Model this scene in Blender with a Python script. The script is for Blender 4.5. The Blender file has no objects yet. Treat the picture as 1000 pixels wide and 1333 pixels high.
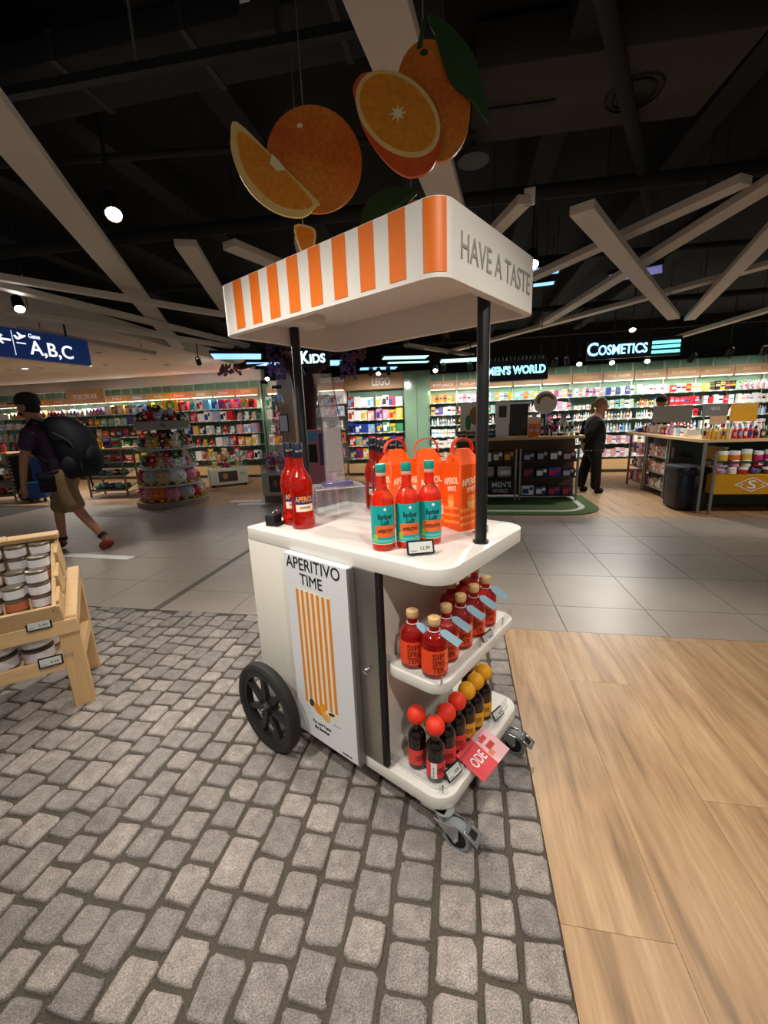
import bpy, bmesh, math, random
from mathutils import Vector, Matrix
random.seed(11)
S = bpy.context.scene
COL = S.collection
PI = math.pi
R = math.radians

# ------------------------------------------------------------------ camera
CAMH = 1.43
TILT, ROLL = R(12.9), R(2.33)
_f = Vector((0, math.cos(TILT), -math.sin(TILT)))
_r0 = Vector((1, 0, 0))
_u0 = _r0.cross(_f)
_r = math.cos(ROLL) * _r0 - math.sin(ROLL) * _u0
_u = math.sin(ROLL) * _r0 + math.cos(ROLL) * _u0
cam_data = bpy.data.cameras.new('camera')
cam = bpy.data.objects.new('camera', cam_data)
COL.objects.link(cam)
mw = Matrix.Identity(4)
for i in range(3):
    mw[i][0], mw[i][1], mw[i][2] = _r[i], _u[i], -_f[i]
mw[2][3] = CAMH
cam.matrix_world = mw
cam_data.sensor_fit = 'HORIZONTAL'
cam_data.sensor_width = 36.0
cam_data.lens = 36.0 * 535.0 / 1000.0
cam_data.clip_start = 0.02
cam_data.clip_end = 100
S.camera = cam

# ------------------------------------------------------------------ world, exposure
world = bpy.data.worlds.new('world')
S.world = world
world.use_nodes = True
world.node_tree.nodes['Background'].inputs[0].default_value = (1.0, 0.965, 0.92, 1)
world.node_tree.nodes['Background'].inputs[1].default_value = 0.15
S.view_settings.view_transform = 'Standard'
S.view_settings.look = 'None'
S.view_settings.exposure = 0.40
S.view_settings.gamma = 1.0
S.view_settings.use_curve_mapping = False

# ------------------------------------------------------------------ room frame: s along the back wall, t away from the viewer
TH = R(-11.0)
E1 = Vector((math.cos(TH), math.sin(TH), 0))
E2 = Vector((-math.sin(TH), math.cos(TH), 0))
def W(s, t, z=0.0):
    return E1 * s + E2 * t + Vector((0, 0, z))

# lamps: each is a modelled spotlight whose light sits in its own housing; see spotlight() below
LAMPS = [  # location, target, watts, cone degrees, size
    ((-1.30, 0.35, 2.70), (-0.25, 1.55, 0.75), 80, 62, .06),
    ((0.55, -0.45, 2.70), (0.15, 1.35, 0.70), 78, 66, .06),
    ((1.75, 0.55, 2.70), (0.45, 1.35, 0.55), 52, 66, .06),
    ((1.9, 2.0, 2.70), (1.6, 1.5, 0.0), 48, 90, .06),
    ((-0.9, 0.9, 2.70), (-0.9, 1.1, 0.0), 66, 100, .06),
    ((-2.9, 1.0, 2.70), (-2.0, 1.8, 0.4), 40, 75, .06),
    ((-1.54, 2.80, 2.70), (-0.9, 1.7, 1.1), 80, 110, .06),
    ((1.29, 3.70, 2.62), (0.9, 2.2, 0.9), 80, 110, .05),
    ((-3.56, 4.49, 2.66), (-2.5, 3.4, 1.0), 110, 120, .05),
]

# ------------------------------------------------------------------ helpers
def lin(c):
    if isinstance(c, str):
        c = c.lstrip('#')
        c = [int(c[i:i + 2], 16) / 255 for i in (0, 2, 4)]
    return [x / 12.92 if x <= .04045 else ((x + .055) / 1.055) ** 2.4 for x in c] + [1]
MATS = {}
def M(name, col, rough=.5, metal=0.0, noise=.06, scale=30, bump=0.0, emit=0.0, trans=0.0, coat=0.0, ior=1.45, stretch=None):
    """procedural principled material: a noise texture varies the colour a little and drives fine relief"""
    if name in MATS:
        return MATS[name]
    m = bpy.data.materials.new(name)
    m.use_nodes = True
    nt = m.node_tree
    b = nt.nodes['Principled BSDF']
    c = lin(col)
    b.inputs['Roughness'].default_value = rough
    b.inputs['Metallic'].default_value = metal
    b.inputs['IOR'].default_value = ior
    if trans: b.inputs['Transmission Weight'].default_value = trans
    if coat: b.inputs['Coat Weight'].default_value = coat
    if emit:
        b.inputs['Emission Color'].default_value = c
        b.inputs['Emission Strength'].default_value = emit
    b.inputs['Base Color'].default_value = c
    if noise or bump:
        tc = nt.nodes.new('ShaderNodeTexCoord')
        n = nt.nodes.new('ShaderNodeTexNoise')
        n.inputs['Scale'].default_value = scale
        n.inputs['Detail'].default_value = 4
        if stretch:
            mp = nt.nodes.new('ShaderNodeMapping')
            mp.inputs['Scale'].default_value = stretch
            nt.links.new(tc.outputs['Object'], mp.inputs[0])
            nt.links.new(mp.outputs[0], n.inputs['Vector'])
        else:
            nt.links.new(tc.outputs['Object'], n.inputs['Vector'])
        if noise:
            mx = nt.nodes.new('ShaderNodeMix'); mx.data_type = 'RGBA'
            mx.inputs[6].default_value = [x * (1 - noise) for x in c[:3]] + [1]
            mx.inputs[7].default_value = [min(1, x * (1 + noise)) for x in c[:3]] + [1]
            nt.links.new(n.outputs[0], mx.inputs[0])
            nt.links.new(mx.outputs[2], b.inputs['Base Color'])
        if bump:
            bp = nt.nodes.new('ShaderNodeBump')
            bp.inputs['Strength'].default_value = bump
            bp.inputs['Distance'].default_value = .01
            nt.links.new(n.outputs[0], bp.inputs['Height'])
            nt.links.new(bp.outputs[0], b.inputs['Normal'])
    MATS[name] = m
    return m

class MB:
    """collects faces; build() links them as one mesh object"""
    def __init__(s):
        s.v, s.f, s.m = [], [], []
    def add(s, vs, fs, mi=0):
        n = len(s.v)
        s.v += [tuple(p) for p in vs]
        s.f += [tuple(i + n for i in f) for f in fs]
        s.m += [mi] * len(fs)
        return s
    def box(s, x0, x1, y0, y1, z0, z1, mi=0, tf=None):
        vs = [Vector((x, y, z)) for z in (z0, z1) for y in (y0, y1) for x in (x0, x1)]
        if tf: vs = [tf @ p for p in vs]
        return s.add(vs, [(0, 2, 3, 1), (4, 5, 7, 6), (0, 1, 5, 4), (2, 6, 7, 3), (0, 4, 6, 2), (1, 3, 7, 5)], mi)
    def prism(s, pts, z0, z1, mi=0, tf=None):
        n = len(pts)
        vs = [Vector((x, y, z0)) for x, y in pts] + [Vector((x, y, z1)) for x, y in pts]
        if tf: vs = [tf @ p for p in vs]
        fs = [tuple(range(n - 1, -1, -1)), tuple(range(n, 2 * n))]
        fs += [(i, (i + 1) % n, n + (i + 1) % n, n + i) for i in range(n)]
        return s.add(vs, fs, mi)
    def loft(s, rings, mi=0, caps=True, closed=True):
        n = len(rings[0]); vs = [p for r in rings for p in r]; fs = []
        for k in range(len(rings) - 1):
            for i in range(n if closed else n - 1):
                j = (i + 1) % n
                fs.append((k * n + i, k * n + j, (k + 1) * n + j, (k + 1) * n + i))
        if caps:
            fs.append(tuple(range(n - 1, -1, -1)))
            fs.append(tuple((len(rings) - 1) * n + i for i in range(n)))
        return s.add(vs, fs, mi)
    def lathe(s, prof, n=16, c=(0, 0, 0), mi=0, caps=True, tf=None):
        rings = []
        for r, z in prof:
            ring = [Vector((c[0] + r * math.cos(2 * PI * i / n), c[1] + r * math.sin(2 * PI * i / n), c[2] + z)) for i in range(n)]
            rings.append([tf @ p for p in ring] if tf else ring)
        return s.loft(rings, mi, caps)
    def tube(s, pts, r, n=8, mi=0, r1=None):
        pts = [Vector(p) for p in pts]; rings = []
        up = Vector((0, 0, 1))
        for k, p in enumerate(pts):
            d = (pts[min(k + 1, len(pts) - 1)] - pts[max(k - 1, 0)]).normalized()
            a = d.cross(up)
            if a.length < .05: a = d.cross(Vector((1, 0, 0)))
            a.normalize(); b = a.cross(d)
            rr = r if r1 is None else r + (r1 - r) * k / (len(pts) - 1)
            rings.append([p + (a * math.cos(-2 * PI * i / n) + b * math.sin(-2 * PI * i / n)) * rr for i in range(n)])
        return s.loft(rings, mi)
    def ell(s, c, r, n=10, k=7, mi=0, tf=None):
        rings = []
        for j in range(k + 1):
            ph = PI * j / k - PI / 2
            cr = max(math.cos(ph), .02)
            ring = [Vector((c[0] + r[0] * cr * math.cos(2 * PI * i / n), c[1] + r[1] * cr * math.sin(2 * PI * i / n), c[2] + r[2] * math.sin(ph))) for i in range(n)]
            rings.append([tf @ p for p in ring] if tf else ring)
        return s.loft(rings, mi)
    def mesh(s, name, mats, bevel=0, seg=2, angle=38):
        me = bpy.data.meshes.new(name)
        me.from_pydata(s.v, [], s.f)
        for m in (mats if isinstance(mats, (list, tuple)) else [mats]):
            me.materials.append(m)
        me.polygons.foreach_set('material_index', s.m)
        bm = bmesh.new(); bm.from_mesh(me)
        bmesh.ops.recalc_face_normals(bm, faces=bm.faces)
        if bevel:
            es = [e for e in bm.edges if len(e.link_faces) == 2 and e.calc_face_angle(0) > .6]
            bmesh.ops.bevel(bm, geom=es, offset=bevel, segments=seg, affect='EDGES', profile=.5, clamp_overlap=True)
        bm.to_mesh(me); bm.free()
        me.polygons.foreach_set('use_smooth', [True] * len(me.polygons))
        me.set_sharp_from_angle(angle=R(angle))
        return me
    def build(s, name, mats, parent=None, loc=None, rz=0, **kw):
        return put(name, s.mesh(name, mats, **kw), parent, loc, rz)

def put(name, me, parent=None, loc=None, rz=0, rot=None, scale=None):
    o = bpy.data.objects.new(name, me)
    COL.objects.link(o)
    if parent is not None: o.parent = parent
    if loc is not None: o.location = loc
    o.rotation_euler = rot if rot else (0, 0, rz)
    if scale: o.scale = scale
    return o
def tag(o, label, cat=None, group=None):
    o['label'] = label
    if cat: o['category'] = cat
    if group: o['group'] = group
    return o
def thing(name, label, cat, loc=(0, 0, 0), rz=0, group=None):
    o = bpy.data.objects.new(name, None)
    COL.objects.link(o)
    o.empty_display_size = .1
    o.location = loc; o.rotation_euler = (0, 0, rz)
    return tag(o, label, cat, group)
def struct(o):
    o['kind'] = 'structure'
    return o
def copy_tree(o, parent=None):
    c = o.copy(); COL.objects.link(c); c.parent = parent
    for ch in list(o.children): copy_tree(ch, c)
    return c
def rrect(x0, x1, y0, y1, r, n=6):
    pts = []
    for cx, cy, a0 in ((x1 - r, y0 + r, -90), (x1 - r, y1 - r, 0), (x0 + r, y1 - r, 90), (x0 + r, y0 + r, 180)):
        for i in range(n + 1):
            a = R(a0 + 90 * i / n)
            pts.append((cx + r * math.cos(a), cy + r * math.sin(a)))
    return pts
def evaluated(o):
    bpy.context.view_layer.update()
    dg = bpy.context.evaluated_depsgraph_get()
    me = bpy.data.meshes.new_from_object(o.evaluated_get(dg))
    d = o.data
    bpy.data.objects.remove(o)
    (bpy.data.curves if isinstance(d, bpy.types.Curve) else bpy.data.meshes).remove(d)
    return me
TXT = {}
def text_mesh(txt, w, h=None, ext=.001, bold=0.0, spacing=1.0):
    """lettering centred on the origin in XY, w wide (and h high if given)"""
    key = (txt, w, h, ext, bold)
    if key in TXT: return TXT[key]
    cu = bpy.data.curves.new('lettering', 'FONT')
    cu.body = txt; cu.size = 1; cu.align_x = 'CENTER'; cu.space_character = spacing
    cu.resolution_u = 3; cu.offset = bold; cu.extrude = .01
    o = bpy.data.objects.new('lettering', cu); COL.objects.link(o)
    me = evaluated(o)
    xs = [v.co.x for v in me.vertices]; ys = [v.co.y for v in me.vertices]
    cx, cy = (min(xs) + max(xs)) / 2, (min(ys) + max(ys)) / 2
    k = w / (max(xs) - min(xs)); ky = k if h is None else h / (max(ys) - min(ys))
    for v in me.vertices:
        v.co = ((v.co.x - cx) * k, (v.co.y - cy) * ky, v.co.z / .01 * ext)
    TXT[key] = me
    return me
def text(txt, w, h, mat, parent, loc, rot=(PI / 2, 0, 0), ext=.001, bold=0.0, name='lettering', bend=None, label=None):
    me = text_mesh(txt, w, h, ext, bold).copy()
    me.materials.clear(); me.materials.append(mat)
    if bend:   # wrap round a vertical cylinder of this radius, reading outwards along local -y
        for v in me.vertices:
            a = v.co.x / bend; rr = bend + v.co.z
            v.co = (rr * math.sin(a), v.co.y, rr * math.cos(a) - bend)
    o = put(name, me, parent, loc, rot=rot)
    if label: o['label'] = label
    return o
def skin(name, pts, edges, rad, mat, parent=None, sub=2):
    me = bpy.data.meshes.new(name)
    me.from_pydata([tuple(p) for p in pts], edges, [])
    o = bpy.data.objects.new(name, me); COL.objects.link(o)
    md = o.modifiers.new('skin', 'SKIN'); md.use_smooth_shade = True
    for i, r in enumerate(rad):
        sv = me.skin_vertices[0].data[i]
        sv.radius = (r, r) if isinstance(r, (int, float)) else r
        sv.use_root = (i == 0)
    sb = o.modifiers.new('sub', 'SUBSURF'); sb.levels = sub; sb.render_levels = sub
    m2 = evaluated(o)
    m2.materials.clear(); m2.materials.append(mat)
    m2.polygons.foreach_set('use_smooth', [True] * len(m2.polygons))
    return put(name, m2, parent)

# ------------------------------------------------------------------ plain materials
white = M('white_lacquer', '#dedad1', .35, noise=.02)
black = M('black_metal', '#141414', .45, noise=.1)
blackm = M('black_matt', '#0d0d0e', .7, noise=.1)
rubber = M('black_rubber', '#1b1b1b', .6, noise=.15, scale=60, bump=.1)
steel = M('brushed_steel', '#a8a49b', .32, .9, noise=.12, scale=8, stretch=(60, 60, 1))
chrome = M('chrome', '#d8d8d8', .15, 1, noise=.02)
galv = M('galvanised_steel', '#b9bcbe', .3, .8, noise=.15, scale=25)
orange = M('orange_print', '#e8731c', .45, noise=.05)
wood = M('pale_wood', '#d9b583', .55, noise=.18, scale=6, bump=.05, stretch=(1, 14, 14))
woodv = M('pale_wood_upright', '#d2ac7a', .55, noise=.18, scale=6, bump=.05, stretch=(14, 14, 1))
greym = M('grey_metal', '#8d8b86', .4, .6, noise=.08)
darkgrey = M('dark_grey', '#2b2b2c', .6, noise=.12)
paper = M('white_paper', '#f1f0ec', .6, noise=.02)
ink = M('black_ink', '#161616', .6, noise=0)
screen = M('grey_price_screen', '#c9ccc6', .35, noise=.03)
navy = M('navy_panel', '#16213a', .5, noise=.08)
gold = M('gold_letters', '#d8c49a', .4, .3, noise=.05)

def spotlight(loc, target, watts, cone, size, label, group=None, lname='spot_light', colour=(1, .935, .86)):
    loc = Vector(loc); d = (Vector(target) - loc).normalized()
    t = thing('track_spotlight', label, 'spotlight', loc, 0, group)
    q = d.to_track_quat('-Z', 'Y').to_matrix().to_4x4()
    b = MB().lathe([(.026, .12), (.045, .115), (.05, .02), (.05, -.045), (.044, -.05), (.044, -.03)], 14, tf=q, caps=False)
    b.build('housing', blackm, t)
    MB().lathe([(.043, -.032), (.043, -.036)], 14, tf=q).build(lname.replace('spotlight', 'lens') if lname != 'spot_light' else 'lens', M('lamp_lens', '#fff2dc', .3, noise=0, emit=30), t)
    top = q @ Vector((0, 0, .1))
    MB().tube([top, (top.x * .3, top.y * .3, top.z + .06), (0, 0, .2), (0, 0, 3.36 - loc.z)], .010, 6).build('stem', blackm, t)
    if watts:
        L = bpy.data.lights.new(lname, 'SPOT')
        L.energy = watts; L.spot_size = R(cone); L.spot_blend = .6; L.shadow_soft_size = size; L.color = colour
        lo = bpy.data.objects.new(lname, L); COL.objects.link(lo)
        lo.parent = t; lo.location = d * .06
        lo.rotation_euler = d.to_track_quat('-Z', 'Y').to_euler()
    return t
# ------------------------------------------------------------------ floor
def cobble_material():
    m = bpy.data.materials.new('granite_cobble'); m.use_nodes = True
    nt = m.node_tree; b = nt.nodes['Principled BSDF']; b.inputs['Roughness'].default_value = .72
    N = nt.nodes.new; Lk = nt.links.new
    tc, oi, geo = N('ShaderNodeTexCoord'), N('ShaderNodeObjectInfo'), N('ShaderNodeNewGeometry')
    ad = N('ShaderNodeMath'); ad.operation = 'ADD'
    fr = N('ShaderNodeMath'); fr.operation = 'FRACT'
    Lk(oi.outputs['Random'], ad.inputs[0]); Lk(geo.outputs['Random Per Island'], ad.inputs[1]); Lk(ad.outputs[0], fr.inputs[0])
    rp = N('ShaderNodeValToRGB'); rp.color_ramp.elements[0].color = lin('#9f9996'); rp.color_ramp.elements[1].color = lin('#c2bab3')
    e = rp.color_ramp.elements.new(.4); e.color = lin('#aaa3a0'); e = rp.color_ramp.elements.new(.7); e.color = lin('#b5ada7')
    Lk(fr.outputs[0], rp.inputs[0])
    n1, n2 = N('ShaderNodeTexNoise'), N('ShaderNodeTexNoise')
    n1.inputs['Scale'].default_value = 260; n1.inputs['Detail'].default_value = 3
    n2.inputs['Scale'].default_value = 22; n2.inputs['Detail'].default_value = 5
    Lk(geo.outputs['Position'], n1.inputs['Vector']); Lk(geo.outputs['Position'], n2.inputs['Vector'])
    r1 = N('ShaderNodeValToRGB'); r1.color_ramp.elements[0].position = .36; r1.color_ramp.elements[1].position = .66
    r1.color_ramp.elements[0].color = (.5, .49, .49, 1); r1.color_ramp.elements[1].color = (1.12, 1.1, 1.08, 1)
    Lk(n1.outputs[0], r1.inputs[0])
    r2 = N('ShaderNodeValToRGB'); r2.color_ramp.elements[0].position = .3; r2.color_ramp.elements[1].position = .7
    r2.color_ramp.elements[0].color = (.72, .7, .7, 1); r2.color_ramp.elements[1].color = (1.1, 1.08, 1.04, 1)
    Lk(n2.outputs[0], r2.inputs[0])
    m1, m2 = N('ShaderNodeMix'), N('ShaderNodeMix')
    for q in (m1, m2):
        q.data_type = 'RGBA'; q.blend_type = 'MULTIPLY'; q.inputs[0].default_value = 1
    Lk(rp.outputs[0], m1.inputs[6]); Lk(r1.outputs[0], m1.inputs[7])
    Lk(m1.outputs[2], m2.inputs[6]); Lk(r2.outputs[0], m2.inputs[7])
    Lk(m2.outputs[2], b.inputs['Base Color'])
    bp = N('ShaderNodeBump'); bp.inputs['Strength'].default_value = .8; bp.inputs['Distance'].default_value = .006
    sm = N('ShaderNodeMath'); sm.operation = 'ADD'
    Lk(n1.outputs[0], sm.inputs[0]); Lk(n2.outputs[0], sm.inputs[1]); Lk(sm.outputs[0], bp.inputs['Height'])
    Lk(bp.outputs[0], b.inputs['Normal'])
    return m
def plank_material(name, c0, c1, c2, rough=.42):
    m = bpy.data.materials.new(name); m.use_nodes = True
    nt = m.node_tree; b = nt.nodes['Principled BSDF']; b.inputs['Roughness'].default_value = rough
    N = nt.nodes.new; Lk = nt.links.new
    tc, oi = N('ShaderNodeTexCoord'), N('ShaderNodeObjectInfo')
    mp = N('ShaderNodeMapping'); mp.inputs['Scale'].default_value = (7, .55, 1)
    cx = N('ShaderNodeCombineXYZ'); ml = N('ShaderNodeMath'); ml.operation = 'MULTIPLY'; ml.inputs[1].default_value = 37
    Lk(oi.outputs['Random'], ml.inputs[0]); Lk(ml.outputs[0], cx.inputs[0]); Lk(ml.outputs[0], cx.inputs[1])
    Lk(cx.outputs[0], mp.inputs['Location'])
    Lk(tc.outputs['Object'], mp.inputs[0])
    n1, n2 = N('ShaderNodeTexNoise'), N('ShaderNodeTexNoise')
    n1.inputs['Scale'].default_value = 2.2; n1.inputs['Detail'].default_value = 6; n1.inputs['Distortion'].default_value = .6
    n2.inputs['Scale'].default_value = 14; n2.inputs['Detail'].default_value = 4
    Lk(mp.outputs[0], n1.inputs['Vector']); Lk(mp.outputs[0], n2.inputs['Vector'])
    rp = N('ShaderNodeValToRGB')
    rp.color_ramp.elements[0].position = .24; rp.color_ramp.elements[0].color = lin(c0)
    rp.color_ramp.elements[1].position = .66; rp.color_ramp.elements[1].color = lin(c2)
    e = rp.color_ramp.elements.new(.44); e.color = lin(c1)
    Lk(n1.outputs[0], rp.inputs[0])
    r2 = N('ShaderNodeValToRGB'); r2.color_ramp.elements[0].color = (.88, .87, .86, 1); r2.color_ramp.elements[1].color = (1.08, 1.08, 1.08, 1)
    r2.color_ramp.elements[0].position = .3; r2.color_ramp.elements[1].position = .65
    Lk(n2.outputs[0], r2.inputs[0])
    mx = N('ShaderNodeMix'); mx.data_type = 'RGBA'; mx.blend_type = 'MULTIPLY'; mx.inputs[0].default_value = 1
    Lk(rp.outputs[0], mx.inputs[6]); Lk(r2.outputs[0], mx.inputs[7])
    Lk(mx.outputs[2], b.inputs['Base Color'])
    return m
cobble_m = cobble_material()
plank_m = plank_material('oak_plank', '#856849', '#b08c64', '#c2a078')
tile_m = M('grey_floor_tile', '#9d9287', .38, noise=.12, scale=3.5)
grout = M('joint_sand', '#5b5349', .95, noise=.55, scale=190, bump=.9)
dark_joint = M('dark_floor_joint', '#4a443e', .8, noise=.1)
EDGE_S, EDGE_T, FAR_R, FAR_L, STRIP = .28, 2.65, 5.87, 6.6, -2.42

floor = MB().box(-14.5, 9.5, -3.5, 10.9, -.08, -.016).build('floor', dark_joint, rz=TH)
struct(floor)
bed = MB().box(-5.2, EDGE_S, -1.2, EDGE_T, -.03, -.0045).build('cobble_bed', grout, floor)

def proj(p):
    q = Vector(p) - Vector((0, 0, CAMH)); zc = q.dot(_f)
    if zc < .05: return None
    return 500 + 535 * q.dot(_r) / zc, 666.5 - 535 * q.dot(_u) / zc
rc = random.Random(5)
stones = []
col = 0
s1 = EDGE_S - .004
while s1 > -4.6:
    w = rc.uniform(.094, .118); s0 = s1 - w
    t = -.9 + rc.uniform(0, .1)
    while t < EDGE_T - .012:
        ln = rc.choice((.085, .093, .1, .106, .112, .12, .135, .155))
        t1 = min(t + ln, EDGE_T - .008)
        if t1 - t > .05: stones.append((s0, s1, t, t1))
        t = t1 + rc.uniform(.010, .016)
    s1 = s0 - rc.uniform(.011, .016)
def stone(mb, s0, s1, t0, t1):
    g = .0
    dx = rc.uniform(-.004, .004); tilt = rc.uniform(-.0025, .0025); tilt2 = rc.uniform(-.0025, .0025)
    base = rrect(s0 + g, s1 - g, t0, t1, rc.uniform(.010, .019), 3)
    cx, cy = (s0 + s1) / 2, (t0 + t1) / 2
    base = [(x + rc.uniform(-.004, .004), y + rc.uniform(-.004, .004)) for x, y in base]
    def ring(k, z, j=0):
        return [(cx + (x - cx) * k, cy + (y - cy) * k, z + tilt * (x - cx) / .05 + tilt2 * (y - cy) / .05 + rc.uniform(-j, j)) for x, y in base]
    zt = rc.uniform(.003, .0085)
    rings = [ring(1.0, -.02), ring(.985, zt - .007), ring(.945, zt - .0012), ring(.84, zt)]
    n = len(base); vs = [p for r in rings for p in r]
    fs = []
    for k in range(3):
        for i in range(n):
            j = (i + 1) % n
            fs.append((k * n + i, k * n + j, (k + 1) * n + j, (k + 1) * n + i))
    fs.append(tuple(3 * n + i for i in range(n)))
    mb.add(vs, fs)
def seen(c):
    p = proj(W((c[0] + c[1]) / 2, (c[2] + c[3]) / 2, 0))
    return p is not None and -25 < p[0] < 1025 and p[1] < 1360
def dist(c):
    return (W((c[0] + c[1]) / 2, (c[2] + c[3]) / 2, 0)).length
vis = sorted([c for c in stones if seen(c)], key=dist)
single = set(vis[:298])
rest = MB()
for c in stones:
    if c in single:
        mb = MB(); stone(mb, *c)
        mb.build('cobblestone', cobble_m, floor, angle=60)
    else:
        stone(rest, *c)
o = rest.build('cobblestone_field', cobble_m, floor, angle=60); o['kind'] = 'stuff'

def slab(name, s0, s1, t0, t1, mat, gap=.0025, th=.016, z=0.0):
    cx, cy = (s0 + s1) / 2, (t0 + t1) / 2
    a, b = (s1 - s0) / 2 - gap, (t1 - t0) / 2 - gap
    return MB().box(-a, a, -b, b, -th, z).build(name, mat, floor, (cx, cy, 0))
PT, PS = .635, .615
def tile_rows(s0, s1, t_off, tend):
    edges = [EDGE_T]
    t = t_off
    while t < tend - .05:
        if t > EDGE_T + .05: edges.append(t)
        t += PT
    edges.append(tend)
    return edges
for k in range(-14, 14):
    a, b = .69 + PS * k, .69 + PS * (k + 1)
    if a > 8.3 or b < -10: continue
    left = b < STRIP + .1
    if abs(b - STRIP) < .1: b = STRIP - .03
    if abs(a - STRIP) < .1: a = STRIP + .03
    ed = tile_rows(a, b, 2.57 if left else 2.40, FAR_L if (a + b) / 2 < -1.2 else FAR_R)
    for i in range(len(ed) - 1):
        slab('floor_tile', a, b, ed[i], ed[i + 1], tile_m)
slab('expansion_strip', STRIP - .03, STRIP + .03, EDGE_T, FAR_L, M('dark_expansion_strip', '#5a544c', .5, noise=.1))
# wooden planks: near zone at the right of the cobbles, far zone under the shops
def planks(s0, s1, t0, t1, pw, pl):
    s = s0; k = 0
    while s < s1 - .02:
        se = min(s + pw, s1)
        t = t0 - (k * .37 % 1) * pl
        while t < t1:
            a, b = max(t, t0), min(t + pl, t1)
            if b - a > .05: slab('floor_plank', s, se, a, b, plank_m, gap=.0006)
            t += pl
        s = se; k += 1
planks(EDGE_S, 4.6, -.9, EDGE_T, .30, 1.85)
planks(-1.2, 8.4, FAR_R, 10.75, .30, 1.85)
planks(-11.4, -1.2, FAR_L, 10.75, .30, 1.85)

# turf mat with a white line in front of the men's stand
turf_m = M('green_turf', '#4a6338', .9, noise=.45, scale=120, bump=.8)
turf = thing('turf_mat', "green artificial turf mat with a white line under the MEN'S WORLD stand", 'mat', W(0, 0, 0), TH)
outline = [(-1.0, 7.4), (-1.0, 5.95)] + [(1.45 + .55 * math.cos(R(a)), 6.5 + .55 * math.sin(R(a))) for a in range(-90, 1, 10)] + [(2.0, 7.4)]
MB().prism(outline, 0, .012).build('turf', turf_m, turf)
def line_ring(r0, r1):
    o_, i_ = [], []
    for a in range(-90, 1, 10):
        o_.append((1.4 + r0 * math.cos(R(a)), 6.55 + r0 * math.sin(R(a))))
        i_.append((1.4 + r1 * math.cos(R(a)), 6.55 + r1 * math.sin(R(a))))
    return [(-1.0, 6.55 - r0)] + o_ + [(1.4 + r0, 7.4), (1.4 + r1, 7.4)] + i_[::-1] + [(-1.0, 6.55 - r1)]
MB().prism(line_ring(.42, .34), .01, .0145).build('white_line', M('white_turf_line', '#c9cfc2', .9, noise=.2, scale=90), turf)
for i, (s, t) in enumerate(((-4.0, 7.0), (-3.7, 6.75))):
    tag(MB().prism(rrect(-.3, .3, -.09, .09, .02), 0, .002).build('floor_sticker', paper, None, W(s, t, .001), TH + .1),
        'white printed sticker on the wooden floor beside the photo bin', 'sticker', 'stickers on the floor by the photo bin')
tag(MB().prism(rrect(-.5, .5, -.06, .06, .02), 0, .002).build('floor_sticker', paper, None, (-3.35, 4.55, .001), R(-14)),
    'long white floor sticker on the grey tiles under the walking man', 'sticker')

# ------------------------------------------------------------------ walls and ceiling
green = M('green_back_panel', '#6b8a76', .6, noise=.06, scale=4)
ceil_m = M('black_ceiling', '#0b0b0c', .9, noise=.25, scale=3)
joist_m = M('dark_joist', '#1b1a1a', .85, noise=.2, scale=5)
soffit_m = M('beige_plaster', '#e4dacd', .8, noise=.03)
baffle_m = M('beige_baffle', '#c6bbad', .6, noise=.04)
WT = 10.5     # t of the back wall
struct(MB().box(-14.5, 9.5, WT + .25, WT + .4, 0, 2.44).build('wall_back', green, rz=TH))
struct(MB().box(-14.5, 9.5, WT + .27, WT + .42, 2.44, 3.4).build('wall_upper', ceil_m, rz=TH))
struct(MB().box(-14.5, 9.5, -3.5, WT + .4, 3.35, 3.5).build('ceiling', ceil_m, rz=TH))
# plaster soffit and bulkhead over the sweets wall
def soffit():
    pts = [(-4.55, 3.9), (-3.95, 5.2), (-3.75, 6.5), (-3.55, 8.2), (-3.2, 11.3), (-14.3, 13.2), (-14.3, 3.9)]
    o = MB().prism(pts, 2.78, 2.98).build('ceiling_soffit', soffit_m)
    struct(o)
soffit()
struct(MB().box(-14.3, -5.2, WT + .05, WT + .3, 2.53, 2.80).build('wall_bulkhead', M('grey_plaster', '#c4beb6', .8, noise=.03), rz=TH))
DOWN = ((-7.66, 9.46), (-6.22, 9.39), (-8.02, 9.48), (-7.3, 9.44), (-6.5, 9.3), (-5.01, 7.9), (-4.74, 8.87), (-5.86, 9.38), (-4.73, 9.74))
for i, (x, y) in enumerate(DOWN):
    lit = i < 2
    t = thing('recessed_downlight', ('lit' if lit else 'dark') + ' round downlight set into the beige plaster ceiling', 'downlight', (x, y, 2.776), 0, ('lit' if lit else 'dark') + ' downlights in the plaster ceiling')
    MB().lathe([(.075, .004), (.075, -.004), (.055, -.004), (.055, .004)], 14, caps=False).build('trim_ring', soffit_m, t)
    MB().lathe([(.055, .0), (.055, .003)], 14).build('lens', M('downlight_on', '#fff4de', .4, noise=0, emit=9) if lit else blackm, t)
    if lit:
        L = bpy.data.lights.new('downlight', 'SPOT'); L.energy = 110; L.spot_size = R(130); L.spot_blend = .7; L.shadow_soft_size = .05; L.color = (1, .935, .86)
        lo = bpy.data.objects.new('downlight', L); COL.objects.link(lo); lo.parent = t; lo.location = (0, 0, -.02)
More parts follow.
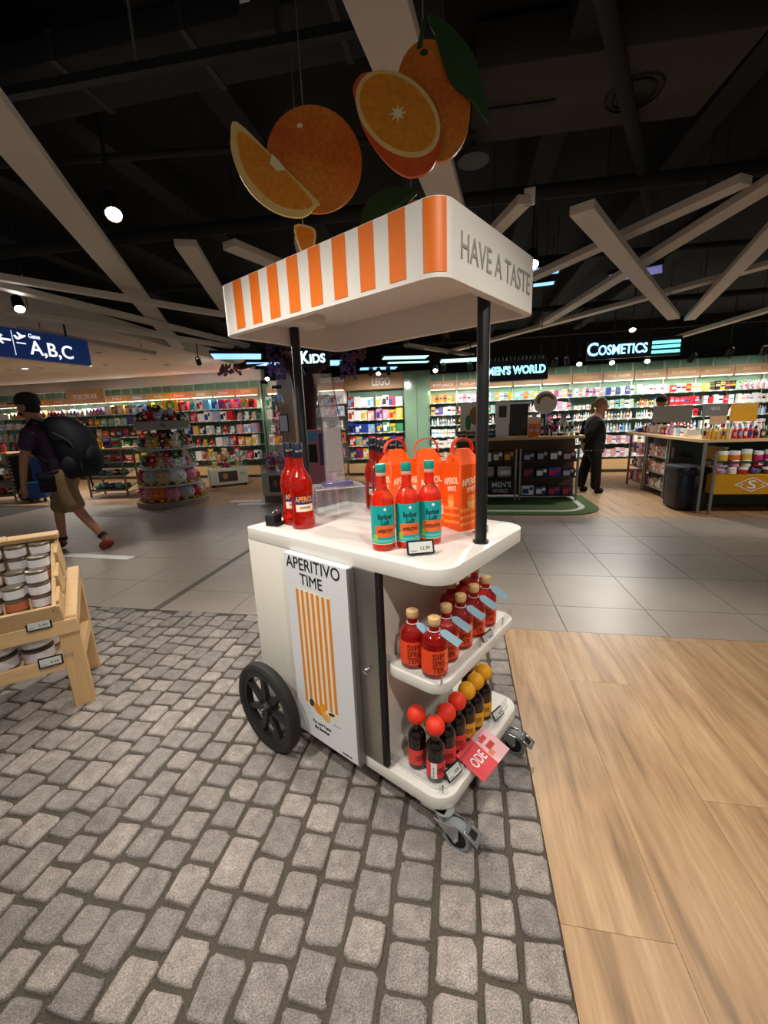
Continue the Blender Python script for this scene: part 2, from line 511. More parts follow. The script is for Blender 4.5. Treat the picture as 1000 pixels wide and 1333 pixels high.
# dark joists, pipes, ducts
for k in range(9):
    s = -5.2 + k * .95
    struct(MB().box(s, s + .16, .2, 10.4, 3.17, 3.36).build('ceiling_joist', joist_m, rz=TH))
def pipe(p, q, r, label, mat=None, name='ceiling_pipe', cat='pipe', grp='dark pipes under the black ceiling'):
    return tag(MB().tube([p, q], r, 10).build(name, mat or joist_m), label, cat, grp)
for p, q, r in (((-3.6, 2.0, 3.02), (1.6, 1.15, 3.02), .03), ((-3.6, 2.9, 2.98), (.6, 2.75, 2.98), .02), ((-4.5, 4.4, 3.05), (4.6, 3.1, 3.05), .05),
                ((-4.5, 5.6, 3.02), (6, 4.4, 3.02), .03), ((-4, 8.3, 3.0), (7, 6.2, 3.0), .045), ((.4, 9.6, 2.95), (7.5, 8.3, 2.95), .03),
                ((.9, 2.0, 3.1), (2.9, 4.7, 3.1), .04), ((2.1, 1.6, 3.1), (3.9, 4.4, 3.1), .09)):
    pipe(p, q, r, 'thin dark pipe run across below the black ceiling')
duct = thing('air_duct', 'large dark grey air duct with a round grille under the ceiling', 'duct', (1.25, 2.72, 3.12), R(-8))
MB().box(-.66, .68, -.3, .3, 0, .2).build('duct_body', M('duct_paint', '#34302a', .75, noise=.15, scale=4), duct, bevel=.01)
MB().lathe([(.14, -.012), (.15, .002), (.11, .002), (.11, -.012)], 20, (.22, .02, 0), caps=False).build('grille_ring', blackm, duct)
for k in range(5):
    MB().lathe([(.018 + .018 * k, -.008), (.024 + .018 * k, -.003)], 16, (.22, .02, 0), caps=False).build('grille_vane', darkgrey, duct)
MB().box(-.6, -.2, -.02, .02, -.01, 0).build('slot_vent', blackm, duct)
duct2 = thing('air_duct', 'long plain dark air duct running over the display cart', 'duct', (-.95, 2.35, 3.06), R(-11))
MB().box(-1.4, 1.3, -.16, .16, 0, .10).build('duct_body', joist_m, duct2, bevel=.01)
for k in range(4): MB().box(-1.1 + k * .65, -1.07 + k * .65, -.168, .168, -.008, .108).build('duct_flange', darkgrey, duct2)
# camera track rail with box, above the left orange
rail = thing('lighting_track', 'black lighting track with a small junction box under the ceiling', 'track', (-.75, 2.05, 2.86), R(-9))
MB().box(-1.25, .95, -.018, .018, 0, .035).build('rail', blackm, rail)
MB().box(.28, .42, -.04, .04, .03, .22).build('junction_box', darkgrey, rail, bevel=.006)
MB().box(.29, .33, -.043, -.04, .13, .18).build('sticker', paper, rail)
MB().tube([(.42, 0, .18), (.55, .02, .26), (.68, .02, .2), (.72, 0, .04)], .008, 6).build('cable', blackm, rail)
for x in (-1.0, -.2, .8): MB().tube([(x, 0, .03), (x, 0, .5)], .006, 5).build('hanger_rod', greym, rail)
# sloping baffles (p, q on the underside centre line, width, depth)
def drop(p, q, z, w, z2):      # same sight line at another hanging height
    k = (z2 - CAMH) / (z - CAMH)
    return ((p[0] * k, p[1] * k), (q[0] * k, q[1] * k), z2, w * k)
BAF = [((-.10, 1.25), (.54, 3.2), 2.75, .20), ((-1.48, 1.7), (-3.5, 7.76), 2.75, .19), ((-1.42, 3.5), (-1.83, 5.62), 2.75, .16), ((-1.11, 3.55), (-.70, 4.25), 2.75, .14),
       ((-.53, 3.53), (-.62, 4.4), 2.75, .14), drop((-3.39, 3.97), (-1.92, 5.64), 2.75, .07, 2.62), drop((-3.55, 4.14), (-2.31, 7.81), 2.75, .11, 2.68), drop((-4.28, 4.92), (-2.62, 7.9), 2.75, .12, 2.60),
       ((-4.3, 5.36), (-3.78, 7.4), 2.62, .11), drop((2.32, 2.91), (1.61, 4.67), 2.75, .12, 2.78), drop((2.52, 2.9), (2.63, 6.92), 2.75, .14, 2.78), drop((2.97, 3.23), (4.99, 7.02), 2.75, .15, 2.72),
       drop((1.44, 3.2), (4.66, 6.91), 2.75, .16, 2.60), drop((4.0, 4.42), (1.5, 9.6), 2.75, .14, 2.85), ((5.2, 5.6), (5.45, 8.9), 2.60, .12), ((1.0, 3.05), (.91, 3.6), 2.75, .10), ((.5, 7.6), (2.0, 9.2), 2.62, .11)]
BL = ['wide beige ceiling baffle running up over the orange cut-outs', 'long beige ceiling baffle sloping down past the bright spotlight', 'short beige baffle ending above the left end of the canopy', 'short beige baffle whose end shows under the orange wedge',
      'beige baffle end peeping out behind the small wedge cut-out', 'thin pale baffle crossing the long baffle above the gates sign', 'beige baffle crossing over the gates sign towards the canopy', 'lowest beige baffle passing right over the gates sign',
      'short beige baffle along the edge of the plaster soffit', 'upper of two parallel beige baffles crossed by the broad tilted one', 'lower of two parallel beige baffles crossed by the broad tilted one', 'beige baffle slanting down over the amber stand',
      'broad tilted beige baffle with a square cut end, crossing three others', "long beige baffle reaching back over the MEN'S WORLD sign", 'beige baffle ending beside the COSMETICS sign', 'short beige baffle with a white socket plate at its end', 'beige baffle low over the green glass column']
for k, (p, q, z, w) in enumerate(BAF):
    p, q = Vector((*p, 0)), Vector((*q, 0)); d = q - p
    t = thing('ceiling_baffle', BL[k], 'ceiling baffle', (p.x, p.y, z), math.atan2(d.y, d.x),
              'angled beige ceiling baffles')
    L_ = d.length
    MB().box(0, L_, -w / 2, w / 2, 0, .055).build('board', baffle_m, t, bevel=.003, seg=1)
    for x in (L_ * .12, L_ * .88): MB().tube([(x, 0, .07), (x, 0, 3.36 - z)], .004, 5).build('hanger_wire', blackm, t)
o = tag(MB().box(-.035, .035, -.010, .010, -.05, .05).build('white_junction_plate', white, None, (1.035, 3.07, 2.80), R(-19), bevel=.004), 'square white socket plate beside a baffle end over the canopy', 'socket plate')
sp = thing('speaker_grille', 'round perforated ceiling speaker above the striped canopy', 'speaker', (.66, 3.05, 3.0))
MB().lathe([(.10, 0), (.10, .03), (.06, .05)], 20).build('grille', M('speaker_grey', '#3a3936', .6, noise=.2, scale=200), sp)
MB().tube([(0, 0, .04), (0, 0, .36)], .01, 6).build('stem', blackm, sp)
# spotlights
LL = ['black track spotlight shining on the cart from the left', 'black track spotlight shining on the cart from in front', 'black track spotlight shining on the cart from the right',
      'black track spotlight over the wooden floor', 'black track spotlight straight over the cobbles', 'black track spotlight over the wooden jar display',
      'bright black track spotlight beside the long baffle, facing the walkway', 'bright black track spotlight just behind the canopy corner', 'bright black track spotlight above the blue gates sign']
OFF = ['spotlight_left_offscreen', 'spotlight_front_offscreen', 'spotlight_right_offscreen', 'spotlight_far_right_offscreen', 'spotlight_overhead_offscreen', 'spotlight_far_left_offscreen']
for k, (a, l) in enumerate(zip(LAMPS, LL)): spotlight(*a, l, lname=OFF[k] if k < 6 else 'spot_light')
spotlight(W(4.5, 4.3, 2.62), W(3.9, 6.3, .4), 110, 75, .05, 'black ceiling spotlight shining on the front of the sales island', lname='spotlight_island_offscreen')
spotlight(W(2.56, 7.35, 2.62), W(2.2, 5.6, .2), 110, 110, .05, 'lit black spotlight on the ceiling above the COSMETICS sign')
# the row of black fixtures along the back wall, turned to the shelves
for (s, t, z, s2, w) in ((-5.0, 7.6, 2.62, -6.3, 90), (-1.89, 8.9, 2.37, -2.3, 75), (-1.51, 8.9, 2.36, -1.6, 55), (-.38, 8.9, 2.36, -.5, 75), (.16, 8.9, 2.35, .5, 75), (1.76, 8.9, 2.33, 1.6, 70), (1.99, 8.9, 2.34, 2.6, 80),
                         (4.14, 8.9, 2.26, 3.7, 85), (4.75, 8.9, 2.32, 4.8, 85), (5.29, 8.9, 2.32, 5.9, 85)):
    spotlight(W(s, t, z), W(s2, 10.4, .95), w, 95, .05, 'small black spotlight aimed at the back wall shelves', 'spotlights along the back wall')
for s_, t_, z_ in ((2.14, 8.6, 2.28), (2.70, 8.6, 2.27), (3.29, 8.6, 2.26), (-4.09, 8.6, 2.36), (-.52, 8.6, 2.32), (-1.67, 8.6, 2.33)):
    spotlight(W(s_, t_, z_), W(s_ * .8, t_ - 2.2, .6), 30, 90, .04, 'small lit spotlight facing the aisle in front of the back wall shelves', 'lit spotlights facing the aisle')
# ------------------------------------------------------------------ the tasting cart (local x across, local y along, z up)
CW, CL = .645, 1.02
CART = Vector((.168, 1.116, 0)); CRZ = R(50.3)
def rrect4(x0, x1, y0, y1, rs, n=8):     # radii at (x1,y0) (x1,y1) (x0,y1) (x0,y0)
    pts = []
    for (cx, cy, a0), r in zip(((x1, y0, -90), (x1, y1, 0), (x0, y1, 90), (x0, y0, 180)), rs):
        sx, sy = (-1 if cx == x1 else 1), (-1 if cy == y1 else 1)
        for i in range(n + 1):
            a = R(a0 + 90 * i / n); pts.append((cx + sx * r + r * math.cos(a), cy + sy * r + r * math.sin(a)))
    return pts
def cp(a, b, z=0.0):       # point on the cart: a along, b across
    return CART + Vector((b * math.cos(CRZ) - a * math.sin(CRZ), b * math.sin(CRZ) + a * math.cos(CRZ), z))
FACE_L = (PI / 2, 0, -PI / 2)     # lettering on the long side, facing local -x
cart = thing('tasting_cart', 'white wheeled tasting cart with an orange striped canopy and shelves', 'cart', CART, CRZ)
MB().prism(rrect4(0, CW, 0, CL, (.085, .02, .02, .085)), .93, .984).build('tabletop', white, cart, bevel=.003)
MB().prism(rrect(.05, CW - .05, .06, CL - .08, .03, 4), .983, .9848).build('tabletop_inset', white, cart, bevel=.0006, seg=1)
MB().box(.002, CW - .01, .37, CL - .004, .115, .931).build('cabinet_body', M('ivory_panel', '#e6e1d4', .45, noise=.02), cart, bevel=.004)
MB().box(.012, .50, .262, .372, .16, .931).build('partition', white, cart)
door = MB().box(-.004, .02, .268, .362, .165, .93).build('steel_door', steel, cart, bevel=.003)
MB().lathe([(.006, 0), (.006, .012), (.011, .014), (.011, .022), (.006, .025)], 12, tf=Matrix.Translation((-.004, .316, .553)) @ Matrix.Rotation(-PI / 2, 4, 'Y')).build('knob', chrome, door)
MB().box(-.002, .016, .248, .268, .165, .93).build('door_gasket', blackm, cart)
# sign panel
pan = MB().box(-.03, .002, .372, .72, .12, .93).build('sign_panel', M('white_sign_print', '#e2e4e6', .4, noise=.01), cart, bevel=.002, seg=1)
MB().box(-.031, .003, .362, .3725, .12, .93).build('aluminium_edge', greym, pan)
text('APERITIVO', .298, .048, ink, pan, (-.031, .556, .899), FACE_L, bold=-.005)
text('TIME', .124, .044, ink, pan, (-.031, .566, .838), FACE_L, bold=-.005)
text('Try and Taste', .108, .016, ink, pan, (-.031, .572, .205), FACE_L)
text('the Summer', .09, .014, ink, pan, (-.031, .572, .183), FACE_L)
text('Kiosk Europa', .05, .008, ink, pan, (-.031, .43, .138), FACE_L)
art = MB().box(-.0312, -.0295, .468, .660, .275, .792).build('stripe_picture', M('cream_print', '#f6e3c6', .5, noise=.03), pan)
ow = .192 / 13
for k in range(7):
    y1 = .660 - 2 * k * ow
    MB().box(-.0316, -.031, y1 - ow, y1, .285 + .003 * k, .792).build('orange_stripe', M('amber_print', '#dd8a2e', .5, noise=.08, scale=12), art)
def dish(parent, name, y, z, ry, rz_, ang, mat, x=-.0322):
    pts = [(y + ry * math.cos(a) * math.cos(ang) - rz_ * math.sin(a) * math.sin(ang), z + ry * math.cos(a) * math.sin(ang) + rz_ * math.sin(a) * math.cos(ang)) for a in [2 * PI * i / 16 for i in range(16)]]
    b = MB()
    b.add([(x, p, q) for p, q in pts] + [(x + .002, p, q) for p, q in pts], [tuple(range(16))] + [(i, (i + 1) % 16, 16 + (i + 1) % 16, 16 + i) for i in range(16)])
    return b.build(name, mat, parent)
dish(art, 'printed_orange', .585, .278, .030, .020, .5, M('print_orange', '#ea8a1c', .5, noise=.15))
dish(art, 'printed_orange', .555, .290, .014, .030, .3, M('print_orange2', '#f0a02c', .5, noise=.15), -.0324)
dish(art, 'printed_slice', .540, .262, .024, .020, .2, M('print_slice', '#f6b24c', .5, noise=.2), -.0326)
dish(art, 'printed_leaf', .622, .292, .014, .018, .4, M('print_leaf', '#2c4a2a', .5, noise=.2), -.0324)
dish(art, 'printed_leaf', .505, .288, .018, .007, -.2, M('print_olive', '#3c3423', .5, noise=.2), -.0324)
MB().box(-.0318, -.031, .46, .50, .246, .248).build('printed_line', greym, art)
# base platform, lower and middle shelf
MB().prism(rrect(0, CW, 0, .42, .075, 8), .105, .158).build('base_platform', white, cart, bevel=.006)
MB().prism(rrect(.03, CW - .03, .03, .36, .05, 8), .157, .166).build('base_inset', white, cart, bevel=.004)
MB().prism(rrect(.01, CW - .03, .02, .262, .06, 8), .55, .59).build('middle_shelf', white, cart, bevel=.005)
acr = bpy.data.materials.new('clear_acrylic'); acr.use_nodes = True
nt = acr.node_tree
for nd in list(nt.nodes):
    if nd.type == 'BSDF_PRINCIPLED': nt.nodes.remove(nd)
tr, gl, mix, fr = nt.nodes.new('ShaderNodeBsdfTransparent'), nt.nodes.new('ShaderNodeBsdfGlossy'), nt.nodes.new('ShaderNodeMixShader'), nt.nodes.new('ShaderNodeLayerWeight')
tr.inputs[0].default_value = (.93, .94, .95, 1); gl.inputs['Roughness'].default_value = .03
ad = nt.nodes.new('ShaderNodeMath'); ad.operation = 'MULTIPLY_ADD'; ad.inputs[1].default_value = .35; ad.inputs[2].default_value = .05
pw = nt.nodes.new('ShaderNodeMath'); pw.operation = 'POWER'; pw.inputs[1].default_value = 4
nt.links.new(fr.outputs['Facing'], pw.inputs[0]); nt.links.new(pw.outputs[0], ad.inputs[0]); nt.links.new(ad.outputs[0], mix.inputs[0])
nt.links.new(tr.outputs[0], mix.inputs[1]); nt.links.new(gl.outputs[0], mix.inputs[2])
nt.links.new(mix.outputs[0], nt.nodes['Material Output'].inputs[0])
for z, y1, nm in ((.592, .26, 'shelf_guard'), (.168, .262, 'base_guard')):
    g = MB()
    g.box(.018 if z > .5 else .032, .0205 if z > .5 else .0345, .04, y1, z, z + .035)
    g.box(.02, CW - .06, .03 if z > .5 else .038, .0325 if z > .5 else .0405, z, z + .035)
    g.build(nm, acr, cart)
    for x, y in ((.03, .035), (.30, .035), (.5, .035)):
        MB().tube([(x, y - .003, z - .002), (x, y - .003, z + .03)], .003, 6).build('guard_clip', chrome, cart)
# posts and canopy
for y in (.05, .975):
    p = MB().tube([(.33, y, .98), (.33, y, 1.86)], .0205, 16).build('canopy_post', black, cart)
    MB().tube([(.33, y, .984), (.33, y, .992)], .028, 16).build('post_collar', black, p)
Z0, Z1, CR = 1.77, 1.95, .055
can = MB()
out, inn = rrect(0, CW + .005, 0, CL, CR, 8), rrect(.03, CW - .025, .03, CL - .03, CR - .03, 8)
n = len(out)
vs = [(x, y, z) for z in (Z0, Z1) for x, y in out] + [(x, y, z) for z in (Z0, Z1 - .06) for x, y in inn]
fs = [(i, (i + 1) % n, n + (i + 1) % n, n + i) for i in range(n)] + [(2 * n + (i + 1) % n, 2 * n + i, 3 * n + i, 3 * n + (i + 1) % n) for i in range(n)]
fs += [(i, 2 * n + i, 2 * n + (i + 1) % n, (i + 1) % n) for i in range(n)] + [tuple(range(n, 2 * n)), tuple(range(3 * n, 4 * n))]
can.add(vs, fs)
canopy = can.build('canopy', M('canopy_white', '#e3ddd3', .5, noise=.02), cart, angle=50)
MB().box(.22, .44, .02, .14, Z0 + .07, Z1 - .055).build('post_socket', white, canopy, bevel=.008)
MB().box(.22, .44, CL - .14, CL - .02, Z0 + .07, Z1 - .055).build('post_socket', white, canopy, bevel=.008)
hk = MB(); hk.box(.20, .23, .62, .64, Z1 - .075, Z1 - .06); hk.box(.20, .206, .62, .64, Z1 - .11, Z1 - .06); hk.box(.224, .23, .62, .64, Z1 - .11, Z1 - .06)
hk.build('ceiling_clip', acr, canopy)
SW = .0545
def stripe(path):
    b = MB()
    b.add([(x, y, z) for z in (Z0 + .012, Z1 - .002) for x, y in path], [(i, i + 1, len(path) + i + 1, len(path) + i) for i in range(len(path) - 1)])
    b.build('canopy_stripe', orange, canopy, angle=60)
def arc(cx, cy, r, a0, a1, k=8):
    return [(cx + r * math.cos(R(a0 + (a1 - a0) * i / k)), cy + r * math.sin(R(a0 + (a1 - a0) * i / k))) for i in range(k + 1)]
e = .0012
stripe(arc(CR, CR, CR + e, 243, 180))
stripe(arc(CW + .005 - CR, CR, CR + e, -30, 0))
for k in range(8):
    y0 = .109 + k * .1065; y1 = y0 + .055
    stripe([(-e, y0), (-e, y1)])
    stripe([(CW + .005 + e, y0), (CW + .005 + e, y1)])
text('HAVE A TASTE', .485, .066, M('grey_letters', '#9b9891', .5, noise=.02), canopy, (.333, -.0015, 1.858), bold=-.002)
# wheels
def big_wheel(x, sx):
    w = thing_part = bpy.data.objects.new('big_wheel', None); COL.objects.link(w); w.parent = cart; w.location = (x, .85, .205)
    q = Matrix.Rotation(PI / 2, 4, 'Y')
    prof = [(.165, -.022), (.19, -.026), (.202, -.016), (.205, 0), (.202, .016), (.19, .026), (.165, .022), (.160, 0)]
    b = MB(); rings = []
    for k in range(40):
        a = 2 * PI * k / 40
        rings.append([q @ Vector((r * math.cos(a), r * math.sin(a), h)) for r, h in prof])
    rings.append(rings[0])
    b.loft(rings, caps=False); b.build('tyre', rubber, w, angle=30)
    b = MB(); rings = []
    for k in range(41):
        a = 2 * PI * k / 40
        rings.append([q @ Vector((r * math.cos(a), r * math.sin(a), h)) for r, h in ((.145, -.016), (.168, -.02), (.168, .02), (.145, .016))])
    b.loft(rings, caps=False); b.build('rim', black, w, angle=30)
    for k in range(7):
        a = 2 * PI * k / 7 + .35
        m = q @ Matrix.Rotation(a, 4, 'Z')
        s = MB(); s.loft([[m @ Vector(p) for p in ((x0, -h, -d), (x0, h, -d), (x0, h * .6, d), (x0, -h * .6, d))] for x0, h, d in ((.02, .017, .014), (.10, .0125, .011), (.152, .010, .012))])
        s.build('spoke', black, w)
    MB().lathe([(.034, -.03), (.040, -.012), (.040, .012), (.034, .03)], 16, tf=q).build('hub', black, w)
    MB().lathe([(.011, sx * .028), (.011, sx * .04), (.006, sx * .044)], 10, tf=q).build('axle_bolt', chrome, w)
big_wheel(-.095, -1); big_wheel(CW + .04, 1)
MB().tube([(-.12, .85, .205), (CW + .06, .85, .205)], .012, 8).build('axle', black, cart)
def caster(x, y, yaw):
    c = bpy.data.objects.new('caster', None); COL.objects.link(c); c.parent = cart; c.location = (x, y, 0); c.rotation_euler = (0, 0, yaw)
    MB().box(-.005, .075, .02, .11, .100, .106).build('mounting_plate', galv, c)
    MB().lathe([(.032, .084), (.034, .106)], 16, (.02, .03, 0)).build('swivel', galv, c)
    q = Matrix.Translation((0, -.028, .052)) @ Matrix.Rotation(PI / 2, 4, 'Y')
    MB().lathe([(.034, -.016), (.046, -.019), (.052, -.012), (.052, .012), (.046, .019), (.034, .016)], 24, tf=q).build('wheel_tyre', M('grey_rubber', '#7b8184', .55, noise=.08), c)
    MB().lathe([(.035, -.018), (.035, .018)], 20, tf=q).build('wheel_core', blackm, c)
    for sx in (-1, 1):
        b = MB()
        pts = [(.05, .1), (-.04, .1), (-.040, .056), (-.028, .042), (-.014, .052)]
        b.add([(sx * x0, p[0] - 0, p[1]) for x0 in (.024, .0265) for p in pts], [tuple(range(5)), tuple(range(9, 4, -1))] + [(i, (i + 1) % 5, 5 + (i + 1) % 5, 5 + i) for i in range(5)])
        b.build('fork', galv, c)
    MB().tube([(-.030, -.028, .052), (.030, -.028, .052)], .007, 8).build('wheel_bolt', chrome, c)
    b = MB(); m = Matrix.Translation((0, -.078, .088)) @ Matrix.Rotation(R(35), 4, 'X')
    b.box(-.026, -.015, -.028, .02, -.003, .003, tf=m); b.box(.015, .026, -.028, .02, -.003, .003, tf=m); b.box(-.026, .026, -.034, -.02, -.003, .003, tf=m); b.box(-.026, .026, .008, .024, -.003, .003, tf=m)
    b.build('brake_pedal', galv, c, bevel=.002, seg=1)
    MB().box(-.014, .014, -.024, .01, -.006, -.001, tf=m).build('brake_pad', blackm, c)
caster(.014, -.006, R(6)); caster(CW - .13, .0, R(4))
MB().tube([(.08, CL + .035, .955), (CW - .08, CL + .035, .955)], .0165, 12).build('push_handle', blackm, cart)
for x in (.12, CW - .12): MB().tube([(x, CL - .02, .955), (x, CL + .035, .955)], .01, 8).build('handle_bracket', black, cart)
MB().tube([(.05, .50, .13), (.045, .49, .07), (.04, .46, .045), (.045, .42, .05), (.08, .36, .09), (.12, .32, .106)], .006, 8).build('power_cable', blackm, cart)

# ------------------------------------------------------------------ bottles
redliq = M('red_aperitif', '#e0230a', .04, noise=0, trans=.75, coat=.4, ior=1.4)
redliq2 = M('dark_red_aperitif', '#c8130c', .04, noise=0, trans=.7, coat=.4, ior=1.4)
oranliq = M('bright_red_liqueur', '#f23a10', .04, noise=0, trans=.7, coat=.4, ior=1.4)
darkglass = M('dark_bottle_glass', '#1a0c0c', .06, noise=0, coat=.6)
cork = M('cork_stopper', '#d8b27c', .8, noise=.2, scale=120)
def ring_label(parent, name, r, z0, z1, mat, a0=-70, a1=70, n=14):
    """curved label facing local -y"""
    b = MB(); pts = []
    for i in range(n + 1):
        a = R(a0 + (a1 - a0) * i / n) - PI / 2
        pts.append((r * math.cos(a), r * math.sin(a)))
    b.add([(x, y, z) for z in (z0, z1) for x, y in pts], [(i, i + 1, n + 2 + i, n + 1 + i) for i in range(n)])
    return b.build(name, mat, parent, angle=60)
def face_cam(p):
    return math.atan2(-p.x, p.y) * -1 * -1   # yaw that turns local -y towards the viewer's spot at the origin
def label_text(parent, txt, w, h, mat, r, z, yaw=0, name='label_lettering'):
    return text(txt, w, h, mat, parent, (r * math.sin(yaw), -r * math.cos(yaw), z), rot=(PI / 2, 0, yaw), ext=.0004, bend=r, name=name, bold=.012)

teal = M('teal_label', '#16a3a0', .5, noise=.06)
tealcap = M('teal_cap', '#1f8f7c', .35, noise=.05)
lab_or = M('orange_label_panel', '#ef6a2a', .5, noise=.1)
def liqueur(a, b, yaw):
    p = cp(a, b, .9842)
    t = thing('liqueur_bottle', 'red liqueur bottle with a teal label and teal screw cap on the cart top', 'bottle', p, yaw, 'teal labelled bottles on the cart top')
    MB().lathe([(.030, 0), (.0365, .006), (.0368, .02), (.0368, .172), (.0355, .184), (.030, .197), (.0215, .208), (.0168, .217), (.0150, .232), (.0142, .268), (.0145, .279)], 24).build('glass', oranliq, t)
    MB().lathe([(.0158, .268), (.0165, .27), (.0165, .291), (.015, .296)], 18).build('cap', tealcap, t)
    MB().lathe([(.0150, .256), (.0155, .257), (.0155, .268), (.0150, .269)], 18, caps=False).build('neck_band', M('clear_band', '#d9a08a', .3, noise=.05), t)
    ring_label(t, 'label', .0374, .026, .160, teal, -100, 100, 20)
    ring_label(t, 'label_panel', .0378, .052, .092, lab_or, -52, 52)
    ring_label(t, 'label_rule', .0378, .0335, .043, M('pale_teal_band', '#5fc0b4', .5, noise=.1), -95, 95)
    ring_label(t, 'label_rule', .0378, .0265, .029, M('label_gold_line', '#d8e2c8', .5, noise=.1), -95, 95)
    label_text(t, 'Berliner', .046, .019, ink, .0378, .123)
    label_text(t, 'Luft', .026, .017, ink, .0378, .103)
    label_text(t, 'APERITIVO', .052, .013, M('label_dark', '#3a1620', .5, noise=0), .0381, .073)
    ring_label(t, 'label_lime', .0380, .036, .060, M('label_lime', '#9bc83c', .5, noise=.2), -62, -40, 4)
    MB().ell((0, -.0375, .147), (.0045, .0012, .0055), 8, 5).build('bear_badge', paper, t)
    return t
for a, b in ((.299, .089), (.244, .157), (.202, .234)): liqueur(a, b, R(12)).scale = (1.1, 1.1, 1)

capblue = M('navy_cap', '#101a2e', .4, noise=.1)
lblue = M('navy_label', '#14306a', .5, noise=.08)
def aperitif(a, b, yaw, label, grp, z=.9842):
    t = thing('aperitif_bottle', label, 'bottle', cp(a, b, z), yaw, grp)
    MB().lathe([(.034, 0), (.041, .006), (.0415, .03), (.038, .075), (.037, .10), (.0395, .14), (.041, .165), (.038, .19), (.029, .21), (.019, .228), (.0155, .25), (.0148, .29), (.015, .3)], 24).build('glass', redliq, t)
    c = MB().lathe([(.0165, .272), (.017, .275), (.017, .322), (.0155, .326)], 18).build('cap', capblue, t)
    label_text(t, 'Since 1919', .024, .008, gold, .0174, .297)
    ring_label(t, 'label', .0385, .098, .131, lblue, -58, 58)
    label_text(t, 'APEROL', .066, .021, M('label_orange_letters', '#f39a2c', .5, noise=0), .0390, .117)
    ring_label(t, 'lower_label', .0392, .070, .0975, M('cream_label', '#efdcc0', .5, noise=.08), -48, 48)
    ring_label(t, 'side_label', .0425, .135, .165, M('pink_label', '#f0a090', .5, noise=.08), 62, 84, 4)
    label_text(t, 'APERITIVO', .04, .006, ink, .0397, .085)
    return t
aperitif(.783, .136, R(25), 'red aperitif bottle with a navy label and cap, front one beside the black clip device', None).scale = (1.2, 1.2, 1.1)
aperitif(.875, .16, R(20), 'red aperitif bottle with a navy label half hidden behind its twin by the clip device', None).scale = (1.2, 1.2, 1.1)
for a, b in ((.60, .47), (.67, .53), (.56, .55), (.64, .585), (.76, .585)):
    aperitif(a, b, R(10), 'red aperitif bottle with a navy cap behind the orange cartons on the cart top', 'aperitif bottles at the back of the cart top').scale = (1.15, 1.15, 1.08)

# orange gift cartons with strap handles
cart_or = M('carton_orange', '#f4560c', .42, noise=.04)
cart_or2 = M('carton_light_orange', '#f98a3a', .42, noise=.05)
cream = M('carton_cream', '#fbe3bd', .5, noise=.03)
def carton(a, b, yaw, label):
    t = thing('gift_carton', label, 'carton', cp(a, b, .9842), yaw, None)
    h = .054; zs, zt = .262, .318
    m = MB()
    m.box(-h, h, -h, h, 0, zs)
    m.build('carton_body', cart_or, t, bevel=.002, seg=1)
    m = MB(); hx = .008
    m.add([(-h, -h, zs), (h, -h, zs), (h, h, zs), (-h, h, zs), (-h * .55, -hx, zt), (h * .55, -hx, zt), (h * .55, hx, zt), (-h * .55, hx, zt)],
          [(0, 1, 5, 4), (2, 3, 7, 6), (1, 2, 6, 5), (3, 0, 4, 7), (4, 5, 6, 7)])
    m.build('gable_top', cart_or, t)
    s = MB(); ring = []
    for k in range(13):
        u = k / 12; x = -.052 + .104 * u; z = zt - .012 + .05 * math.sin(PI * u) ** .38
        ring.append([(x, -.011, z), (x, .011, z), (x, .011, z + .004), (x, -.011, z + .004)])
    s.loft(ring); s.build('strap_handle', M('carton_strap', '#e2420a', .5, noise=.05), t, angle=60)
    for sx in (-1, 1):
        m = MB(); m.tube([(sx * .048, -.004, zs + .036), (sx * .052, -.012, zs + .018), (sx * .0495, -.004, zs + .006), (sx * .047, .008, zs + .016)], .0035, 6)
        m.build('strap_loop', cart_or, t)
    for k in range(4):       # four printed sides
        rz = k * PI / 2; q = Matrix.Rotation(rz, 4, 'Z')
        def on(x, z): return tuple(q @ Vector((x, -h - .0006, z)))
        m = MB()
        for j in range(3):
            z = .02 + j * .028
            m.add([on(-h * .98, z), on(h * .98, z + .012), on(h * .98, z + .024), on(-h * .98, z + .012)], [(0, 1, 2, 3)])
        m.build('print_stripes', cart_or2, t)
        text('APEROL', .088, .026, cream, t, on(0, .196), rot=(Matrix.Rotation(rz, 3, 'Z') @ Matrix.Rotation(R(-9), 3, 'Y') @ Matrix.Rotation(PI / 2, 3, 'X')).to_euler(), ext=.0006, bold=.012)
        text('SPRITZ', .052, .018, cream, t, on(.006, .166), rot=(Matrix.Rotation(rz, 3, 'Z') @ Matrix.Rotation(R(-9), 3, 'Y') @ Matrix.Rotation(PI / 2, 3, 'X')).to_euler(), ext=.0006, bold=.01)
        m = MB(); gp = [(-.016, .142), (.016, .142), (.022, .112), (.014, .088), (.003, .08), (.002, .04), (-.002, .04), (-.003, .08), (-.014, .088), (-.022, .112)]
        m.add([tuple(q @ Vector((x, -h - .0011, z))) for x, z in gp], [(0, 1, 2, 3, 4, 7, 8, 9), (4, 5, 6, 7)])
        m.build('printed_glass', cart_or2, t)
        m = MB(); m.add([tuple(q @ Vector((x, -h - .0014, z))) for x, z in ((-.016, .118), (.016, .118), (.012, .092), (-.012, .092))], [(0, 1, 2, 3)])
        m.build('printed_drink', M('print_drink', '#ffb46a', .5, noise=.2), t)
    m = MB(); m.add([(h * .45, -h - .0016, .055), (h * .92, -h - .0016, .055), (h * .92, -h - .0016, .09), (h * .45, -h - .0016, .09)], [(0, 1, 2, 3)]); m.build('barcode_patch', paper, t)
    for k in range(6): MB().box(h * .5 + k * .003, h * .5 + k * .003 + .0014, -h - .0022, -h - .0015, .058, .087).build('barcode_bar', ink, t)
    return t
